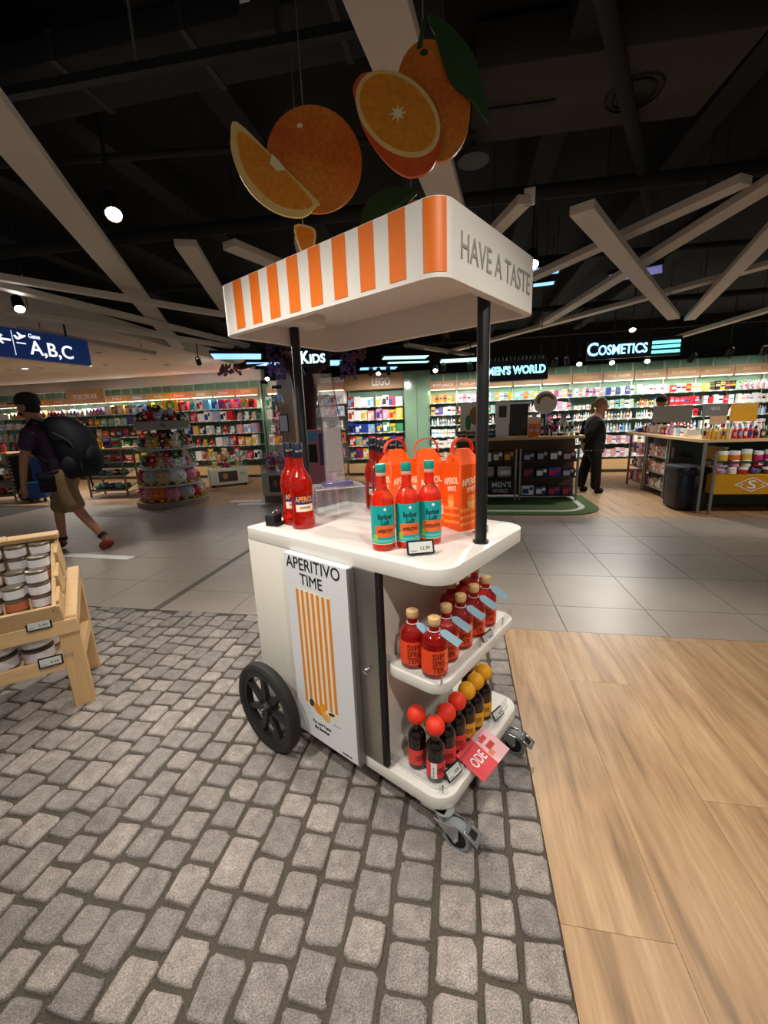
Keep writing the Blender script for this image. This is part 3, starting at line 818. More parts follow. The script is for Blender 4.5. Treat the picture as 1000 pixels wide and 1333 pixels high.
carton(.205, .475, R(50.3 - 22), 'orange gable-top gift carton nearest the right canopy post')
carton(.345, .435, R(50.3 - 38), 'orange gable-top gift carton in the middle with its strap raised high')
carton(.465, .385, R(50.3 - 22), 'orange gable-top gift carton beside the clear acrylic stand')

# acrylic dispenser stand, clip device, price tags
st = thing('acrylic_stand', 'clear acrylic riser with a tall sloping panel on the cart top', 'display stand', cp(.88, .44, .9842), CRZ + R(-32))
haze = acr.copy(); haze.name = 'hazy_acrylic'
hn = haze.node_tree; df = hn.nodes.new('ShaderNodeBsdfDiffuse'); df.inputs[0].default_value = (.9, .88, .9, 1); m3 = hn.nodes.new('ShaderNodeMixShader'); m3.inputs[0].default_value = .13
om = hn.nodes['Material Output']; src = om.inputs[0].links[0].from_socket
hn.links.new(src, m3.inputs[1]); hn.links.new(df.outputs[0], m3.inputs[2]); hn.links.new(m3.outputs[0], om.inputs[0])
MB().box(-.12, .12, -.09, .09, .125, .131).build('top_plate', haze, st)
MB().box(-.07, .075, -.04, .045, .131, .148).build('plinth', M('violet_acrylic', '#6d6690', .15, noise=.1, trans=.3), st, bevel=.003)
for x in (-.117, .117): MB().box(x - .002, x + .002, -.09, .09, 0, .125).build('side_plate', haze, st)
MB().box(-.115, .115, .086, .09, 0, .125).build('rear_plate', haze, st)
sl = MB(); sl.add([(-.055, .0, .148), (.045, .0, .148), (.04, .004, .42), (-.05, .004, .42), (.012, .03, .66), (-.075, .03, .66)], [(0, 1, 2, 3), (3, 2, 4, 5)])
sl.add([(-.055, .003, .148), (.045, .003, .148), (.04, .007, .42), (-.05, .007, .42), (.012, .033, .66), (-.075, .033, .66)], [(1, 0, 3, 2), (2, 3, 5, 4)])
sl.build('sloping_panel', haze, st)
for z in (.128, ): MB().tube([(-.12, -.09, z), (.12, -.09, z), (.12, .09, z), (-.12, .09, z), (-.12, -.09, z)], .0016, 5).build('painted_glint', M('acrylic_painted_glint', '#d8d4d8', .2, noise=.02), st)  # pale tube paints the glint along the edge of the clear plate
for p, q in (((-.055, 0, .148), (-.05, .004, .42)), ((-.05, .004, .42), (-.075, .03, .66)), ((.045, 0, .148), (.04, .004, .42)), ((.04, .004, .42), (.012, .03, .66))):
    MB().tube([p, q], .002, 5).build('dark_edge', M('acrylic_edge', '#57505a', .3, noise=.05), st)
MB().box(-.045, .035, -.003, 0, .20, .41).build('tag_pocket', M('frosted_pocket', '#cfc6c4', .5, noise=.15, scale=40, trans=.9), st)
for k in range(2): MB().lathe([(.032, 0), (.034, .11)], 20, (-.045 + .08 * k, -.02, .001), caps=False).build('tumbler', acr, st)
dv = thing('security_clip', 'black plastic clip device with a loop lying at the cart end', 'device', cp(.93, .085, .9842), CRZ + R(20))
dv.scale = (1.35, 1.35, 1.2)
MB().box(-.02, .025, -.018, .018, 0, .042).build('clip_body', blackm, dv, bevel=.004)
MB().box(-.02, .07, -.03, -.016, 0, .012).build('clip_jaw', blackm, dv, bevel=.003)
MB().tube([(.02 + .026 * math.cos(a), .0, .022 + .026 * math.sin(a)) for a in [PI * k / 8 for k in range(9)]] , .005, 6).build('clip_loop', M('dark_red_plastic', '#4a1a1c', .3, noise=.05), dv)
MB().tube([(.07, -.024, .006), (.10, -.02, .004), (.12, 0, .005), (.11, .03, .004)], .004, 6).build('clip_lead', blackm, dv)
def price_tag(loc, yaw, label, w=.092, txt='12.99', tilt=20, grp=None):
    t = thing('price_tag', label, 'price tag', loc, yaw, grp)
    q = Matrix.Rotation(R(-tilt), 4, 'X')
    h = w * .52
    MB().box(-w / 2, w / 2, -.002, .004, .006, .006 + h, tf=q).build('frame', blackm, t, bevel=.002, seg=1)
    MB().box(-w * .43, w * .43, -.0028, -.0018, .006 + h * .13, .006 + h * .87, tf=q).build('screen', screen, t)
    if txt:
        text(txt, w * .34, h * .24, ink, t, q @ Vector((w * .16, -.0032, .006 + h * .42)), rot=(PI / 2 - R(tilt), 0, 0), ext=.0003)
        text('Liqueur', w * .24, h * .12, ink, t, q @ Vector((-w * .26, -.0032, .006 + h * .27)), rot=(PI / 2 - R(tilt), 0, 0), ext=.0003)
    MB().box(-w * .4, w * .4, -.004, .03, 0, .006).build('clear_foot', acr, t)
    return t
price_tag(cp(.142, .09, .9842), R(8), 'black framed price tag standing before the teal labelled bottles')
br = MB(); br.box(-.02, .02, 0, .003, 0, .03); br.box(-.02, .02, 0, .05, 0, .003)
tag(br.build('metal_bracket', steel, None, cp(.085, .445, .984), CRZ), 'small steel bracket on the cart top behind the right post', 'bracket')

# middle shelf: corked bottles with paper tags
lab_red = M('label_orange_red', '#ee4a1c', .5, noise=.1)
tan = M('label_tan', '#a07248', .6, noise=.25, scale=80)
tagblue = M('pale_blue_tag', '#a9d6ea', .6, noise=.08, scale=60)
def syrup(a, b, yaw, tagged, ta):
    t = thing('corked_bottle', 'squat red corked bottle ' + ('with a blue swing tag' if tagged else 'without a tag') + ' on the middle shelf', 'bottle', cp(a, b, .5902), yaw,
              'corked red bottles ' + ('with swing tags' if tagged else 'without swing tags') + ' on the middle shelf')
    MB().lathe([(.036, 0), (.044, .006), (.0445, .02), (.0445, .118), (.041, .134), (.030, .146), (.019, .152), (.0165, .160), (.0165, .172), (.0185, .173), (.0185, .178)], 24).build('glass', redliq2, t)
    MB().lathe([(.014, .172), (.0195, .178), (.0215, .190), (.0205, .201), (.018, .203)], 18).build('cork', cork, t)
    ring_label(t, 'label', .0450, .018, .103, lab_red, -95, 60, 18)
    ring_label(t, 'label_strip', .0451, .018, .103, tan, 60, 112, 8)
    for k, w in enumerate(('SIP', 'SPRI', 'TER')): label_text(t, w, .040, .02, M('label_brown', '#5c2414', .5, noise=0), .0454, .083 - .024 * k)
    for k in range(9):
        an = R(20 + 5 * (k % 3)); z = .03 + .008 * k
        ring_label(t, 'label_ray', .0453, z, z + .002, cream, 30 + 3 * (k % 4), 48 - 2 * (k % 3), 3)
    if tagged:
        MB().tube([(.02 * math.cos(x), .02 * math.sin(x), .158) for x in [2 * PI * k / 10 for k in range(11)]], .0012, 5).build('tag_string', paper, t)
        d = Vector((.76, -.20, -.62)).normalized(); s = Vector((.62, -.12, .77)).normalized()
        p0 = Vector((.016, -.022, .163)); nn_ = d.cross(s).normalized() * .0012
        b = MB(); pr = [(.0, .005), (.012, .013), (.05, .0135), (.078, .0135)]
        v = []
        for o_ in (0, 1):
            for dd, hw in pr: v += [p0 + d * dd + s * hw + nn_ * o_, p0 + d * dd - s * hw + nn_ * o_]
        b.add(v, [(0, 1, 3, 2), (2, 3, 5, 4), (4, 5, 7, 6), (8, 10, 11, 9), (10, 12, 13, 11), (12, 14, 15, 13)]); b.build('swing_tag', tagblue, t, angle=60)
    return t
for a, b, yw, tg, ta in ((.174, .075, -5, 1, 1.9), (.085, .072, 10, 1, 1.0), (.10, .172, 10, 1, 1.2), (.10, .275, 12, 1, 1.3), (.10, .378, 12, 1, 1.3), (.10, .48, 12, 1, 1.3), (.19, .36, 5, 0, 0), (.19, .46, 5, 0, 0), (.19, .56, 5, 0, 0)):
    syrup(a, b, R(yw), tg, ta)
ph = price_tag(cp(.022, .37, .575), CRZ + R(-4), 'black framed price tag clipped to the middle shelf edge', .075, '24.90', 30)
# lower platform: dark bottles with ball caps
ballr, bally = M('red_ball_cap', '#e8381f', .55, noise=.06), M('yellow_ball_cap', '#e0a014', .6, noise=.08)
labr, laby = M('red_bottle_label', '#e4413c', .5, noise=.05), M('yellow_bottle_label', '#e3a622', .5, noise=.05)
def ode(a, b, yaw, red, extra=False):
    c = 'red' if red else 'yellow'
    t = thing('aperitif_flask', f'dark bottle with a {c} ball cap and {c} label on the cart base' if not extra else 'dark bottle with a red ball cap, white panel beside its red label', 'bottle', cp(a, b, .1662), yaw,
              None if extra else f'{c} ball-capped bottles on the cart base')
    MB().lathe([(.028, 0), (.034, .004), (.0345, .02), (.0345, .118), (.032, .135), (.024, .150), (.015, .160), (.014, .185)], 22).build('glass', darkglass, t)
    MB().ell((0, 0, .210), (.0345, .0345, .0345), 18, 12).build('ball_cap', ballr if red else bally, t)
    ring_label(t, 'label', .0350, .022, .086, labr if red else laby, -100, 100, 18)
    label_text(t, 'ODE', .028, .012, ink, .0354, .058); label_text(t, 'aperitif', .03, .005, ink, .0354, .046)
    if extra:
        ring_label(t, 'white_panel', .0353, .022, .086, paper, -58, -22, 6)
        for k in range(5): ring_label(t, 'barcode_bar', .0356, .03 + .008 * k, .034 + .008 * k, ink, -46, -38, 2)
    return t
for a, b, r_, ex in ((.172, .082, 1, 0), (.088, .075, 1, 1), (.09, .155, 1, 0), (.09, .232, 1, 0), (.09, .308, 0, 0), (.09, .382, 0, 0), (.09, .456, 0, 0), (.168, .478, 0, 0)):
    ode(a, b, R(8 if not ex else 22), r_, ex)
price_tag(cp(.018, .105, .172), CRZ + R(-8), 'black framed price tag on the cart base beside the red capped bottles', .078, '24.99', 38)
price_tag(cp(.018, .475, .172), CRZ + R(-8), 'black framed price tag on the cart base beside the yellow capped bottles', .07, '24.99', 38)
lf = thing('leaflet', 'pink and red printed leaflet standing out from the cart base edge', 'leaflet', cp(.05, .27, .184), CRZ + R(-4))
q = Matrix.Rotation(R(-72), 4, 'X')
LF = lambda n_, x0, x1, z0, z1, m_, d=0.0: MB().box(x0, x1, -.0012 - d, 0, z0, z1, tf=q @ Matrix.Translation((0, 0, -.115))).build(n_, m_, lf)
LF('card', -.095, .105, 0, .125, M('pink_card', '#f0b9bd', .45, noise=.1))
LF('red_field', -.095, .015, .0, .125, M('red_card', '#dd3a44', .45, noise=.12, scale=25), .0004)
LF('printed_bottle', .035, .075, .05, .072, M('print_red', '#c02a34', .5, noise=.2), .0008)
LF('printed_bottle', .03, .07, .085, .105, M('print_red2', '#d23d3a', .5, noise=.2), .0008)
LF('printed_glass', .02, .045, .03, .05, M('print_coral', '#e88660', .5, noise=.3), .0008)
text('ODE', .075, .04, paper, lf, q @ Vector((-.035, -.002, -.055)), rot=(PI / 2 - R(72), 0, 0), ext=.0004, bold=.01)
MB().box(-.07, .08, -.001, .003, -.004, .03).build('clear_holder', acr, lf)
# ------------------------------------------------------------------ hanging fruit cut-outs (printed boards, 12 mm thick)
peel = M('printed_peel', '#dd7416', .5, noise=.22, scale=45)
peel2 = M('printed_peel_deep', '#cf4f10', .5, noise=.18, scale=45)
flesh = M('printed_flesh', '#e08a1e', .5, noise=.35, scale=60)
flesh2 = M('printed_flesh_light', '#d99432', .5, noise=.35, scale=70)
pith = M('printed_pith', '#e8c67c', .5, noise=.1)
leafm = M('printed_leaf_green', '#24431f', .5, noise=.25, scale=14)
core = M('printed_core', '#f0dfb4', .5, noise=.1)
def peel_ramp():
    m = bpy.data.materials.new('printed_orange_peel'); m.use_nodes = True
    nt = m.node_tree; b = nt.nodes['Principled BSDF']; b.inputs['Roughness'].default_value = .5
    N, Lk = nt.nodes.new, nt.links.new
    tc, n, g = N('ShaderNodeTexCoord'), N('ShaderNodeTexNoise'), N('ShaderNodeTexVoronoi')
    n.inputs['Scale'].default_value = 3.5; g.inputs['Scale'].default_value = 70
    Lk(tc.outputs['Object'], n.inputs['Vector']); Lk(tc.outputs['Object'], g.inputs['Vector'])
    rp = N('ShaderNodeValToRGB'); rp.color_ramp.elements[0].position = .35; rp.color_ramp.elements[0].color = lin('#cf5a12')
    rp.color_ramp.elements[1].position = .68; rp.color_ramp.elements[1].color = lin('#e89426')
    Lk(n.outputs[0], rp.inputs[0])
    r2 = N('ShaderNodeValToRGB'); r2.color_ramp.elements[0].color = (1.1, 1.1, 1, 1); r2.color_ramp.elements[1].color = (.72, .7, .66, 1); r2.color_ramp.elements[1].position = .8
    Lk(g.outputs[0], r2.inputs[0])
    mx = N('ShaderNodeMix'); mx.data_type = 'RGBA'; mx.blend_type = 'MULTIPLY'; mx.inputs[0].default_value = .8
    Lk(rp.outputs[0], mx.inputs[6]); Lk(r2.outputs[0], mx.inputs[7]); Lk(mx.outputs[2], b.inputs['Base Color'])
    return m
peelr = peel_ramp()
def smooth_pts(pts, k=4):
    out = []; n = len(pts)
    for i in range(n):
        p0, p1, p2, p3 = [Vector(pts[(i + j) % n]) for j in (-1, 0, 1, 2)]
        for j in range(k):
            t = j / k
            out.append(tuple(.5 * ((2 * p1) + (p2 - p0) * t + (2 * p0 - 5 * p1 + 4 * p2 - p3) * t * t + (3 * p1 - p0 - 3 * p2 + p3) * t ** 3)))
    return out
XZ = Matrix.Rotation(PI / 2, 4, 'X')       # polygon drawn in x,z; extruded towards -y
def board(name, pts, y0, y1, mat, parent):
    return MB().prism(pts, -y1, -y0, tf=XZ).build(name, mat, parent, angle=30)
def ellp(cx, cz, a, b, ang, n=36, a0=0, a1=2 * PI):
    ca, sa = math.cos(ang), math.sin(ang)
    return [(cx + a * math.cos(t) * ca - b * math.sin(t) * sa, cz + a * math.cos(t) * sa + b * math.sin(t) * ca) for t in [a0 + (a1 - a0) * i / n for i in range(n)]]
def wire(parent, x, y, z0, zabs):
    MB().tube([(x, y, z0), (x, y, zabs)], .0022, 5).build('hanging_wire', greym, parent)
OA = Vector((-.20, 1.75, 2.355))
ca = thing('orange_cutout', 'printed cut-out of a whole orange with an orange wedge, hung over the canopy', 'hanging sign', OA, R(5))
board('orange_print', ellp(0, 0, .172, .170, 0), 0, .012, peelr, ca)
for k in range(5):
    an = R(200 + 35 * k); board('peel_crease', [(-.045, .105), (-.045 + .10 * math.cos(an) * .6, .105 + .10 * math.sin(an) * .6), (-.043 + .10 * math.cos(an) * .58, .108 + .10 * math.sin(an) * .6)], -.0006, 0, peel2, ca)
board('stem_mark', ellp(-.045, .106, .010, .007, .3, 12), -.0016, 0, core, ca)
WP = [(-.262, .105), (-.288, .06), (-.290, .01), (-.272, -.055), (-.235, -.115), (-.18, -.16), (-.115, -.186), (-.05, -.186), (-.005, -.15), (0, -.135), (-.13, -.015)]
wd = board('wedge_rind', smooth_pts(WP), -.016, -.004, pith, ca)
inner = [(-.252, .075), (-.265, .02), (-.250, -.045), (-.21, -.10), (-.16, -.142), (-.10, -.163), (-.05, -.163), (-.022, -.138), (-.13, -.022)]
board('wedge_flesh', smooth_pts(inner), -.018, -.016, flesh, wd)
apx = Vector((-.128, -.02)); arcp = [Vector(p) for p in inner[:8]]
for k in range(1, 7):
    p = arcp[k]; d = (p - apx); nrm = Vector((-d.y, d.x)).normalized() * .0022
    board('membrane', [tuple(apx), tuple(apx + d * .96 + nrm), tuple(apx + d * .96 - nrm)], -.0185, -.018, flesh2, wd)
board('wedge_core', [(-.15, .008), (-.128, -.012), (-.105, -.04), (-.138, -.045), (-.16, -.02)], -.019, -.018, core, wd)
wire(ca, -.03, .006, .165, 3.36 - OA.z)
OB = Vector((.155, 1.5, 2.36))
cb = thing('orange_cutout', 'printed cut-out of a halved orange and a leafy orange, hung beside the wide baffle', 'hanging sign', OB, R(-6))
board('orange_print', ellp(.045, .0, .108, .160, R(14)), 0, .012, peelr, cb)
board('stem_mark', ellp(.02, .125, .012, .008, 0, 12), -.0014, 0, leafm, cb)
lf_ = board('leaf_print', smooth_pts([(.03, .205), (.075, .188), (.12, .15), (.168, .09), (.188, .03), (.212, -.075), (.165, -.02), (.105, .03), (.075, .09), (.055, .15)], 4), -.014, -.004, leafm, cb)
board('leaf_vein', [(.035, .2), (.21, -.072), (.116, .075)], -.0155, -.014, M('leaf_vein_green', '#3f6032', .5, noise=.1), lf_)
board('stalk', [(-.002, .135), (.014, .137), (.026, .20), (.018, .203)], -.003, .006, leafm, cb)
hb = board('half_peel', smooth_pts([(-.195, .055), (-.19, .01), (-.175, -.045), (-.145, -.10), (-.10, -.155), (-.05, -.192), (-.005, -.198), (.04, -.18), (.062, -.13), (.06, -.09), (-.05, .04), (-.15, .085)], 3), -.016, -.004, peel2, cb)
FC, FA = (-.062, -.032), R(-39)
rd = board('half_rind', ellp(*FC, .146, .093, FA), -.019, -.016, pith, cb)
board('half_flesh', ellp(*FC, .132, .081, FA), -.021, -.019, flesh, rd)
for k in range(10):
    t = 2 * PI * k / 10 + .2; c_, s_ = math.cos(FA), math.sin(FA)
    e_ = Vector((.130 * math.cos(t) * c_ - .079 * math.sin(t) * s_, .130 * math.cos(t) * s_ + .079 * math.sin(t) * c_)); nn = Vector((-e_.y, e_.x)).normalized() * .0022
    f0 = Vector(FC)
    board('membrane', [tuple(f0 + nn), tuple(f0 + e_), tuple(f0 - nn)], -.0218, -.021, flesh2, rd)
star = []
for k in range(16):
    t = 2 * PI * k / 16; r_ = .026 if k % 2 == 0 else .011
    star.append((FC[0] + r_ * math.cos(t), FC[1] + r_ * .9 * math.sin(t)))
board('half_core', star, -.0228, -.0215, core, rd)
wire(cb, .018, .004, .15, 3.36 - OB.z)
OC = Vector((.08, 2.1, 2.36))
cc = thing('orange_cutout', 'printed leaf cut-out showing just above the striped canopy', 'hanging sign', OC, R(4))
lc = board('leaf_print', smooth_pts([(-.13, -.14), (-.13, -.05), (-.09, .02), (-.02, .06), (.06, .07), (.13, .05), (.08, -.0), (.06, -.06), (0, -.12), (-.07, -.16)], 4), 0, .012, leafm, cc)
board('leaf_vein', [(-.12, -.13), (.13, .05), (.0, -.02)], -.0015, 0, M('leaf_vein_green', '#3f6032'), lc)
board('orange_print', ellp(.12, -.05, .06, .07, 0), .003, .013, peelr, cc)
wire(cc, .1, .006, .04, 3.36 - OC.z)
OD = Vector((-.32, 2.15, 2.24))
cd = thing('orange_cutout', 'small printed orange wedge cut-out behind the whole orange', 'hanging sign', OD, R(10))
board('wedge_rind', smooth_pts([(-.04, .07), (.05, .06), (.05, 0), (.02, -.05), (-.02, -.03)]), 0, .012, pith, cd)
board('wedge_flesh', smooth_pts([(-.03, .06), (.04, .052), (.04, 0), (.015, -.038), (-.014, -.025)]), -.002, 0, flesh, cd)
wire(cd, 0, .006, .06, 3.36 - OD.z)

# ------------------------------------------------------------------ wooden jar display at the left
DP, DRZ = Vector((-1.595, 1.95, 0)), R(31)
def dp(x, y, z): return DP + Vector((x * math.cos(DRZ) - y * math.sin(DRZ), x * math.sin(DRZ) + y * math.cos(DRZ), z))
ds = thing('wooden_display_table', 'pale wooden display table with a slatted top and a lower shelf', 'table', DP, DRZ)
LEN, DEP = 1.35, .42
for x in (-.045, -LEN + .045):
    MB().box(x - .045, x + .045, 0, .035, 0, .50).build('front_leg', woodv, ds, bevel=.003, seg=1)
    MB().box(x - .045, x + .045, DEP - .035, DEP, 0, .635).build('rear_leg', woodv, ds, bevel=.003, seg=1)
    s = MB(); s.add([(x + d, y, z) for d in (-.012, .045) for y, z in ((0, .44), (DEP, .575), (DEP, .655), (0, .515))], [(0, 1, 2, 3), (7, 6, 5, 4), (0, 4, 5, 1), (1, 5, 6, 2), (2, 6, 7, 3), (3, 7, 4, 0)])
    s.build('side_rail', wood, ds, bevel=.003, seg=1)
    MB().box(x - .0, x + .04, .03, DEP - .03, .255, .32).build('lower_side_rail', wood, ds, bevel=.002, seg=1)
MB().box(-LEN, -.0, -.016, .0, .425, .50).build('front_rail', wood, ds, bevel=.003, seg=1)
MB().box(-LEN, -.09, -.01, .012, .235, .305).build('lower_front_rail', wood, ds, bevel=.003, seg=1)
MB().box(-LEN + .02, -.02, .01, DEP - .02, .262, .28).build('lower_shelf', wood, ds, bevel=.002, seg=1)
ta_ = math.atan2(.14, DEP)
for k in range(4):
    q = Matrix.Translation((0, .03 + k * .1, .507 + k * .1 * math.tan(ta_))) @ Matrix.Rotation(ta_, 4, 'X')
    MB().box(-LEN + .01, -.0, 0, .075, 0, .014, tf=q).build('top_slat', wood, ds)
for xx, z in ((-.14, .50), (-.62, .50), (-.10, .305), (-.56, .305)):
    MB().tube([(xx - .05, -.012, z), (xx - .05, -.012, z + .012), (xx + .05, -.012, z + .012), (xx + .05, -.012, z)], .0025, 5).build('wire_holder', greym, ds)
# tilted crate
ct = R(24)
crate = thing('wooden_crate', 'tilted pale wooden crate of small jars on top of the display table', 'crate', dp(-.05, -.005, .525), DRZ)
q = Matrix.Rotation(ct, 4, 'X')
CL2 = 1.2
MB().box(-CL2, 0, 0, .40, 0, .014, tf=q).build('crate_floor', wood, crate)
MB().box(-CL2, 0, -.016, 0, -.03, .085, tf=q).build('front_board', wood, crate, bevel=.003, seg=1)
MB().box(-CL2, 0, .40, .416, 0, .20, tf=q).build('rear_board', wood, crate, bevel=.003, seg=1)
MB().box(-CL2 - .02, .01, .385, .425, .20, .228, tf=q).build('top_rail', wood, crate, bevel=.003, seg=1)
for x in (-CL2, -.016):
    for y0 in (.0, .14, .28):
        MB().box(x, x + .016, y0 + .005, y0 + .115, 0, .10 + .30 * y0, tf=q).build('end_slat', wood, crate, bevel=.002, seg=1)
    MB().box(x - .012, x + .004, 0, .40, .075, .095, tf=q @ Matrix.Rotation(R(14), 4, 'X')).build('end_cleat', wood, crate)
for x in (-.03, -.30, -.6):
    for y0 in (-.0165,): MB().lathe([(.003, 0), (.003, .002)], 6, tf=q @ Matrix.Translation((x, y0, .06)) @ Matrix.Rotation(PI / 2, 4, 'X')).build('nail', darkgrey, crate)
MB().tube([q @ Vector(p) for p in ((-.30, .40, .228), (-.30, .395, .25), (-.20, .395, .25), (-.20, .40, .228))], .0025, 5).build('wire_holder', paper, crate)
jarm = [M('jar_label_white', '#e8e6e6', .5, noise=.12, scale=70), M('jar_label_rust', '#c9714e', .5, noise=.12, scale=60)]
tin = M('tin_rim', '#8b7f6e', .35, .7, noise=.2)
def jar_mesh(r, h):
    m = MB().lathe([(r * .94, 0), (r, .004), (r, h * .14)], 16, mi=1).lathe([(r * 1.005, h * .14), (r * 1.005, h * .78)], 16, mi=0, caps=False)
    return m.lathe([(r, h * .78), (r * 1.02, h * .82), (r * 1.02, h * .97), (r * .95, h), (r * .9, h * .985)], 16, mi=1)
jm = [jar_mesh(.043, .062).mesh('jar', [jarm[k], tin]) for k in (0, 1)]
ink_m = M('jar_print', '#6a6f8a', .6, noise=.3)
qe = (ct, 0, DRZ)
for c in range(6):
    for r_ in range(3):
        for lv in range((3, 2, 3, 2, 3, 2)[c] if r_ < 2 else 3):
            p = q @ Vector((-.075 - c * .098, .062 + r_ * .112, .038)) + Vector((0, 0, lv * .0625))
            loc = dp(-.05, -.005, .525) + Matrix.Rotation(DRZ, 3, 'Z') @ p
            rust = (c * 3 + r_ * 2 + lv) % 7 == 3
            o = put('preserve_jar', jm[1 if rust else 0], None, loc)
            o.rotation_euler = (0, 0, DRZ + rc.uniform(-.6, .6))
            tag(o, ('small jar with a rust coloured label' if rust else 'small jar with a white printed label') + ' stacked in the tilted crate', 'jar', ('rust' if rust else 'white') + ' labelled jars in the crate')
big = jar_mesh(.066, .078).mesh('tin', [M('tin_label_lilac', '#d9d6dc', .5, noise=.15, scale=50), M('tin_lid', '#6c6252', .3, .8, noise=.25, scale=12)])
for c in range(6):
    for r_ in range(2):
        for lv in range((3 if c != 1 else 2) if r_ == 0 else 1):
            o = put('round_tin', big, None, dp(-.20 - c * .145, .10 + r_ * .15, .2805 + lv * .0785), DRZ + rc.uniform(-.3, .3))
            tag(o, 'wide tin with a lilac label and dark lid on the display lower shelf', 'tin', 'tins on the lower shelf of the wooden display')
price_tag(dp(-.15, -.026, .478), DRZ, 'black framed price tag on the upper rail of the wooden display', .1, '5.90', 8)
price_tag(dp(-.14, -.022, .272), DRZ, 'black framed price tag on the lower rail of the wooden display', .1, '9.90', 8)

# ------------------------------------------------------------------ people
skinm = M('skin', '#b98466', .6, noise=.05)
def hand(parent, w, d, up, side, scale=1.0, mat=None):
    """palm plus five bent fingers grown from the wrist w along d"""
    mat = mat or skinm; w, d, up = Vector(w), Vector(d).normalized(), Vector(up).normalized()
    s = d.cross(up).normalized() * side
    pts, eds, rad = [w - d * .01, w + d * .045 * scale, w + d * .085 * scale], [(0, 1), (1, 2)], [.024 * scale, (.021 * scale, .034 * scale), (.017 * scale, .034 * scale)]
    for k, (off, ln) in enumerate(((-.027, .062), (-.009, .075), (.009, .07), (.026, .055))):
        b = len(pts); p0 = w + d * .088 * scale + s * off * scale
        pts += [p0, p0 + d * ln * .5 * scale - up * .004, p0 + d * ln * .85 * scale - up * .022 * scale]
        eds += [(2, b), (b, b + 1), (b + 1, b + 2)]; rad += [.0095 * scale, .0085 * scale, .0075 * scale]
    b = len(pts); p0 = w + d * .04 * scale - s * .030 * scale
    pts += [p0, p0 + d * .03 * scale - s * .016 * scale - up * .01, p0 + d * .058 * scale - s * .014 * scale - up * .016]
    eds += [(1, b), (b, b + 1), (b + 1, b + 2)]; rad += [.012 * scale, .0105 * scale, .009 * scale]
    return pts, eds, rad
def join_chain(base, extra, at):
    n = len(base[0]); base[0].extend(extra[0]); base[2].extend(extra[2])
    base[1].append((at, n)); base[1].extend([(a + n, b + n) for a, b in extra[1]])

# walking man (heads along local -x, left side towards local -y)
man = thing('person', 'person in a cap, purple shirt, khaki shorts and red shoes striding with a backpack', 'person', (-3.78, 4.85, 0), 0)
pts = [(.02, 0, .95), (-.01, 0, 1.12), (-.07, 0, 1.32), (-.13, 0, 1.47), (-.165, 0, 1.56), (-.205, 0, 1.68), (-.22, 0, 1.76),
       (-.10, -.19, 1.43), (-.19, -.245, 1.12), (-.27, -.225, .87), (-.09, .19, 1.43), (-.02, .26, 1.13), (-.10, .25, .88),
       (.06, -.10, .92), (.20, -.105, .50), (.43, -.10, .17), (.47, -.10, .075), (.36, -.10, .032),
       (-.02, .10, .92), (-.20, .10, .50), (-.23, .10, .09), (-.26, .10, .045), (-.42, .10, .035)]
eds = [(0, 1), (1, 2), (2, 3), (3, 4), (4, 5), (5, 6), (3, 7), (7, 8), (8, 9), (3, 10), (10, 11), (11, 12), (0, 13), (13, 14), (14, 15), (15, 16), (16, 17), (0, 18), (18, 19), (19, 20), (20, 21), (21, 22)]
rad = [(.09, .12), (.09, .12), (.10, .14), (.09, .11), .06, .088, .085, .065, .045, .030, .065, .045, .030, .095, .062, .042, .04, .035, .095, .062, .042, .04, .035]
ch = (pts, eds, rad)
for at, w, d in ((9, (-.275, -.225, .845), (-.05, 0, -1)), (12, (-.11, .25, .855), (-.1, 0, -1))):
    join_chain(ch, hand(None, w, d, (0, 1 if at == 9 else -1, 0), 1 if at == 9 else -1), at)
body = skin('body', *ch, skinm, man)
head = MB().ell((-.215, 0, 1.715), (.105, .082, .125), 16, 12)
head.ell((-.318, 0, 1.70), (.022, .014, .022), 8, 6); head.ell((-.30, 0, 1.645), (.018, .026, .010), 8, 5); head.ell((-.27, 0, 1.625), (.045, .045, .035), 10, 6)
for sy in (-1, 1): head.ell((-.195, sy * .083, 1.70), (.026, .012, .034), 8, 6)
head.build('head', skinm, man, angle=80)
for sy in (-1, 1): MB().ell((-.306, sy * .032, 1.722), (.01, .014, .008), 8, 5).build('eye', ink, man)
hairm = M('dark_hair', '#1e1712', .8, noise=.3, scale=90, bump=.3)
MB().ell((-.19, 0, 1.70), (.10, .086, .09), 14, 9).build('hair', hairm, man)
MB().ell((-.268, 0, 1.645), (.05, .062, .045), 10, 7).build('beard', hairm, man)
capm = M('dark_cap', '#24221f', .8, noise=.15, scale=120)
cap = MB(); cap.lathe([(.118, -.03), (.12, 0), (.112, .05), (.085, .088), (.04, .107), (.008, .111)], 20, (-.205, 0, 1.765)); cp_ = cap.build('cap', capm, man, angle=70)
br_ = MB(); br_.prism([(-.28, -.085), (-.33, -.075), (-.405, -.045), (-.42, 0), (-.405, .045), (-.33, .075), (-.28, .085)], 1.748, 1.758); br_.build('cap_brim', capm, cp_)
shirt_m = M('purple_shirt', '#3a2a44', .9, noise=.15, scale=60, bump=.2)
skin('shirt', [(.015, 0, .84), (-.01, 0, 1.05), (-.07, 0, 1.30), (-.12, 0, 1.455), (-.15, 0, 1.52), (-.10, -.195, 1.425), (-.15, -.24, 1.22), (-.09, .195, 1.425), (-.06, .24, 1.22)],
     [(0, 1), (1, 2), (2, 3), (3, 4), (3, 5), (5, 6), (3, 7), (7, 8)], [(.155, .185), (.15, .18), (.15, .19), (.115, .15), .075, .088, .082, .088, .082], shirt_m, man)
MB().lathe([(.15, .90), (.168, .92), (.172, 1.02), (.165, 1.12)], 22, (.0, 0, 0)).build('shirt_hem', shirt_m, man)
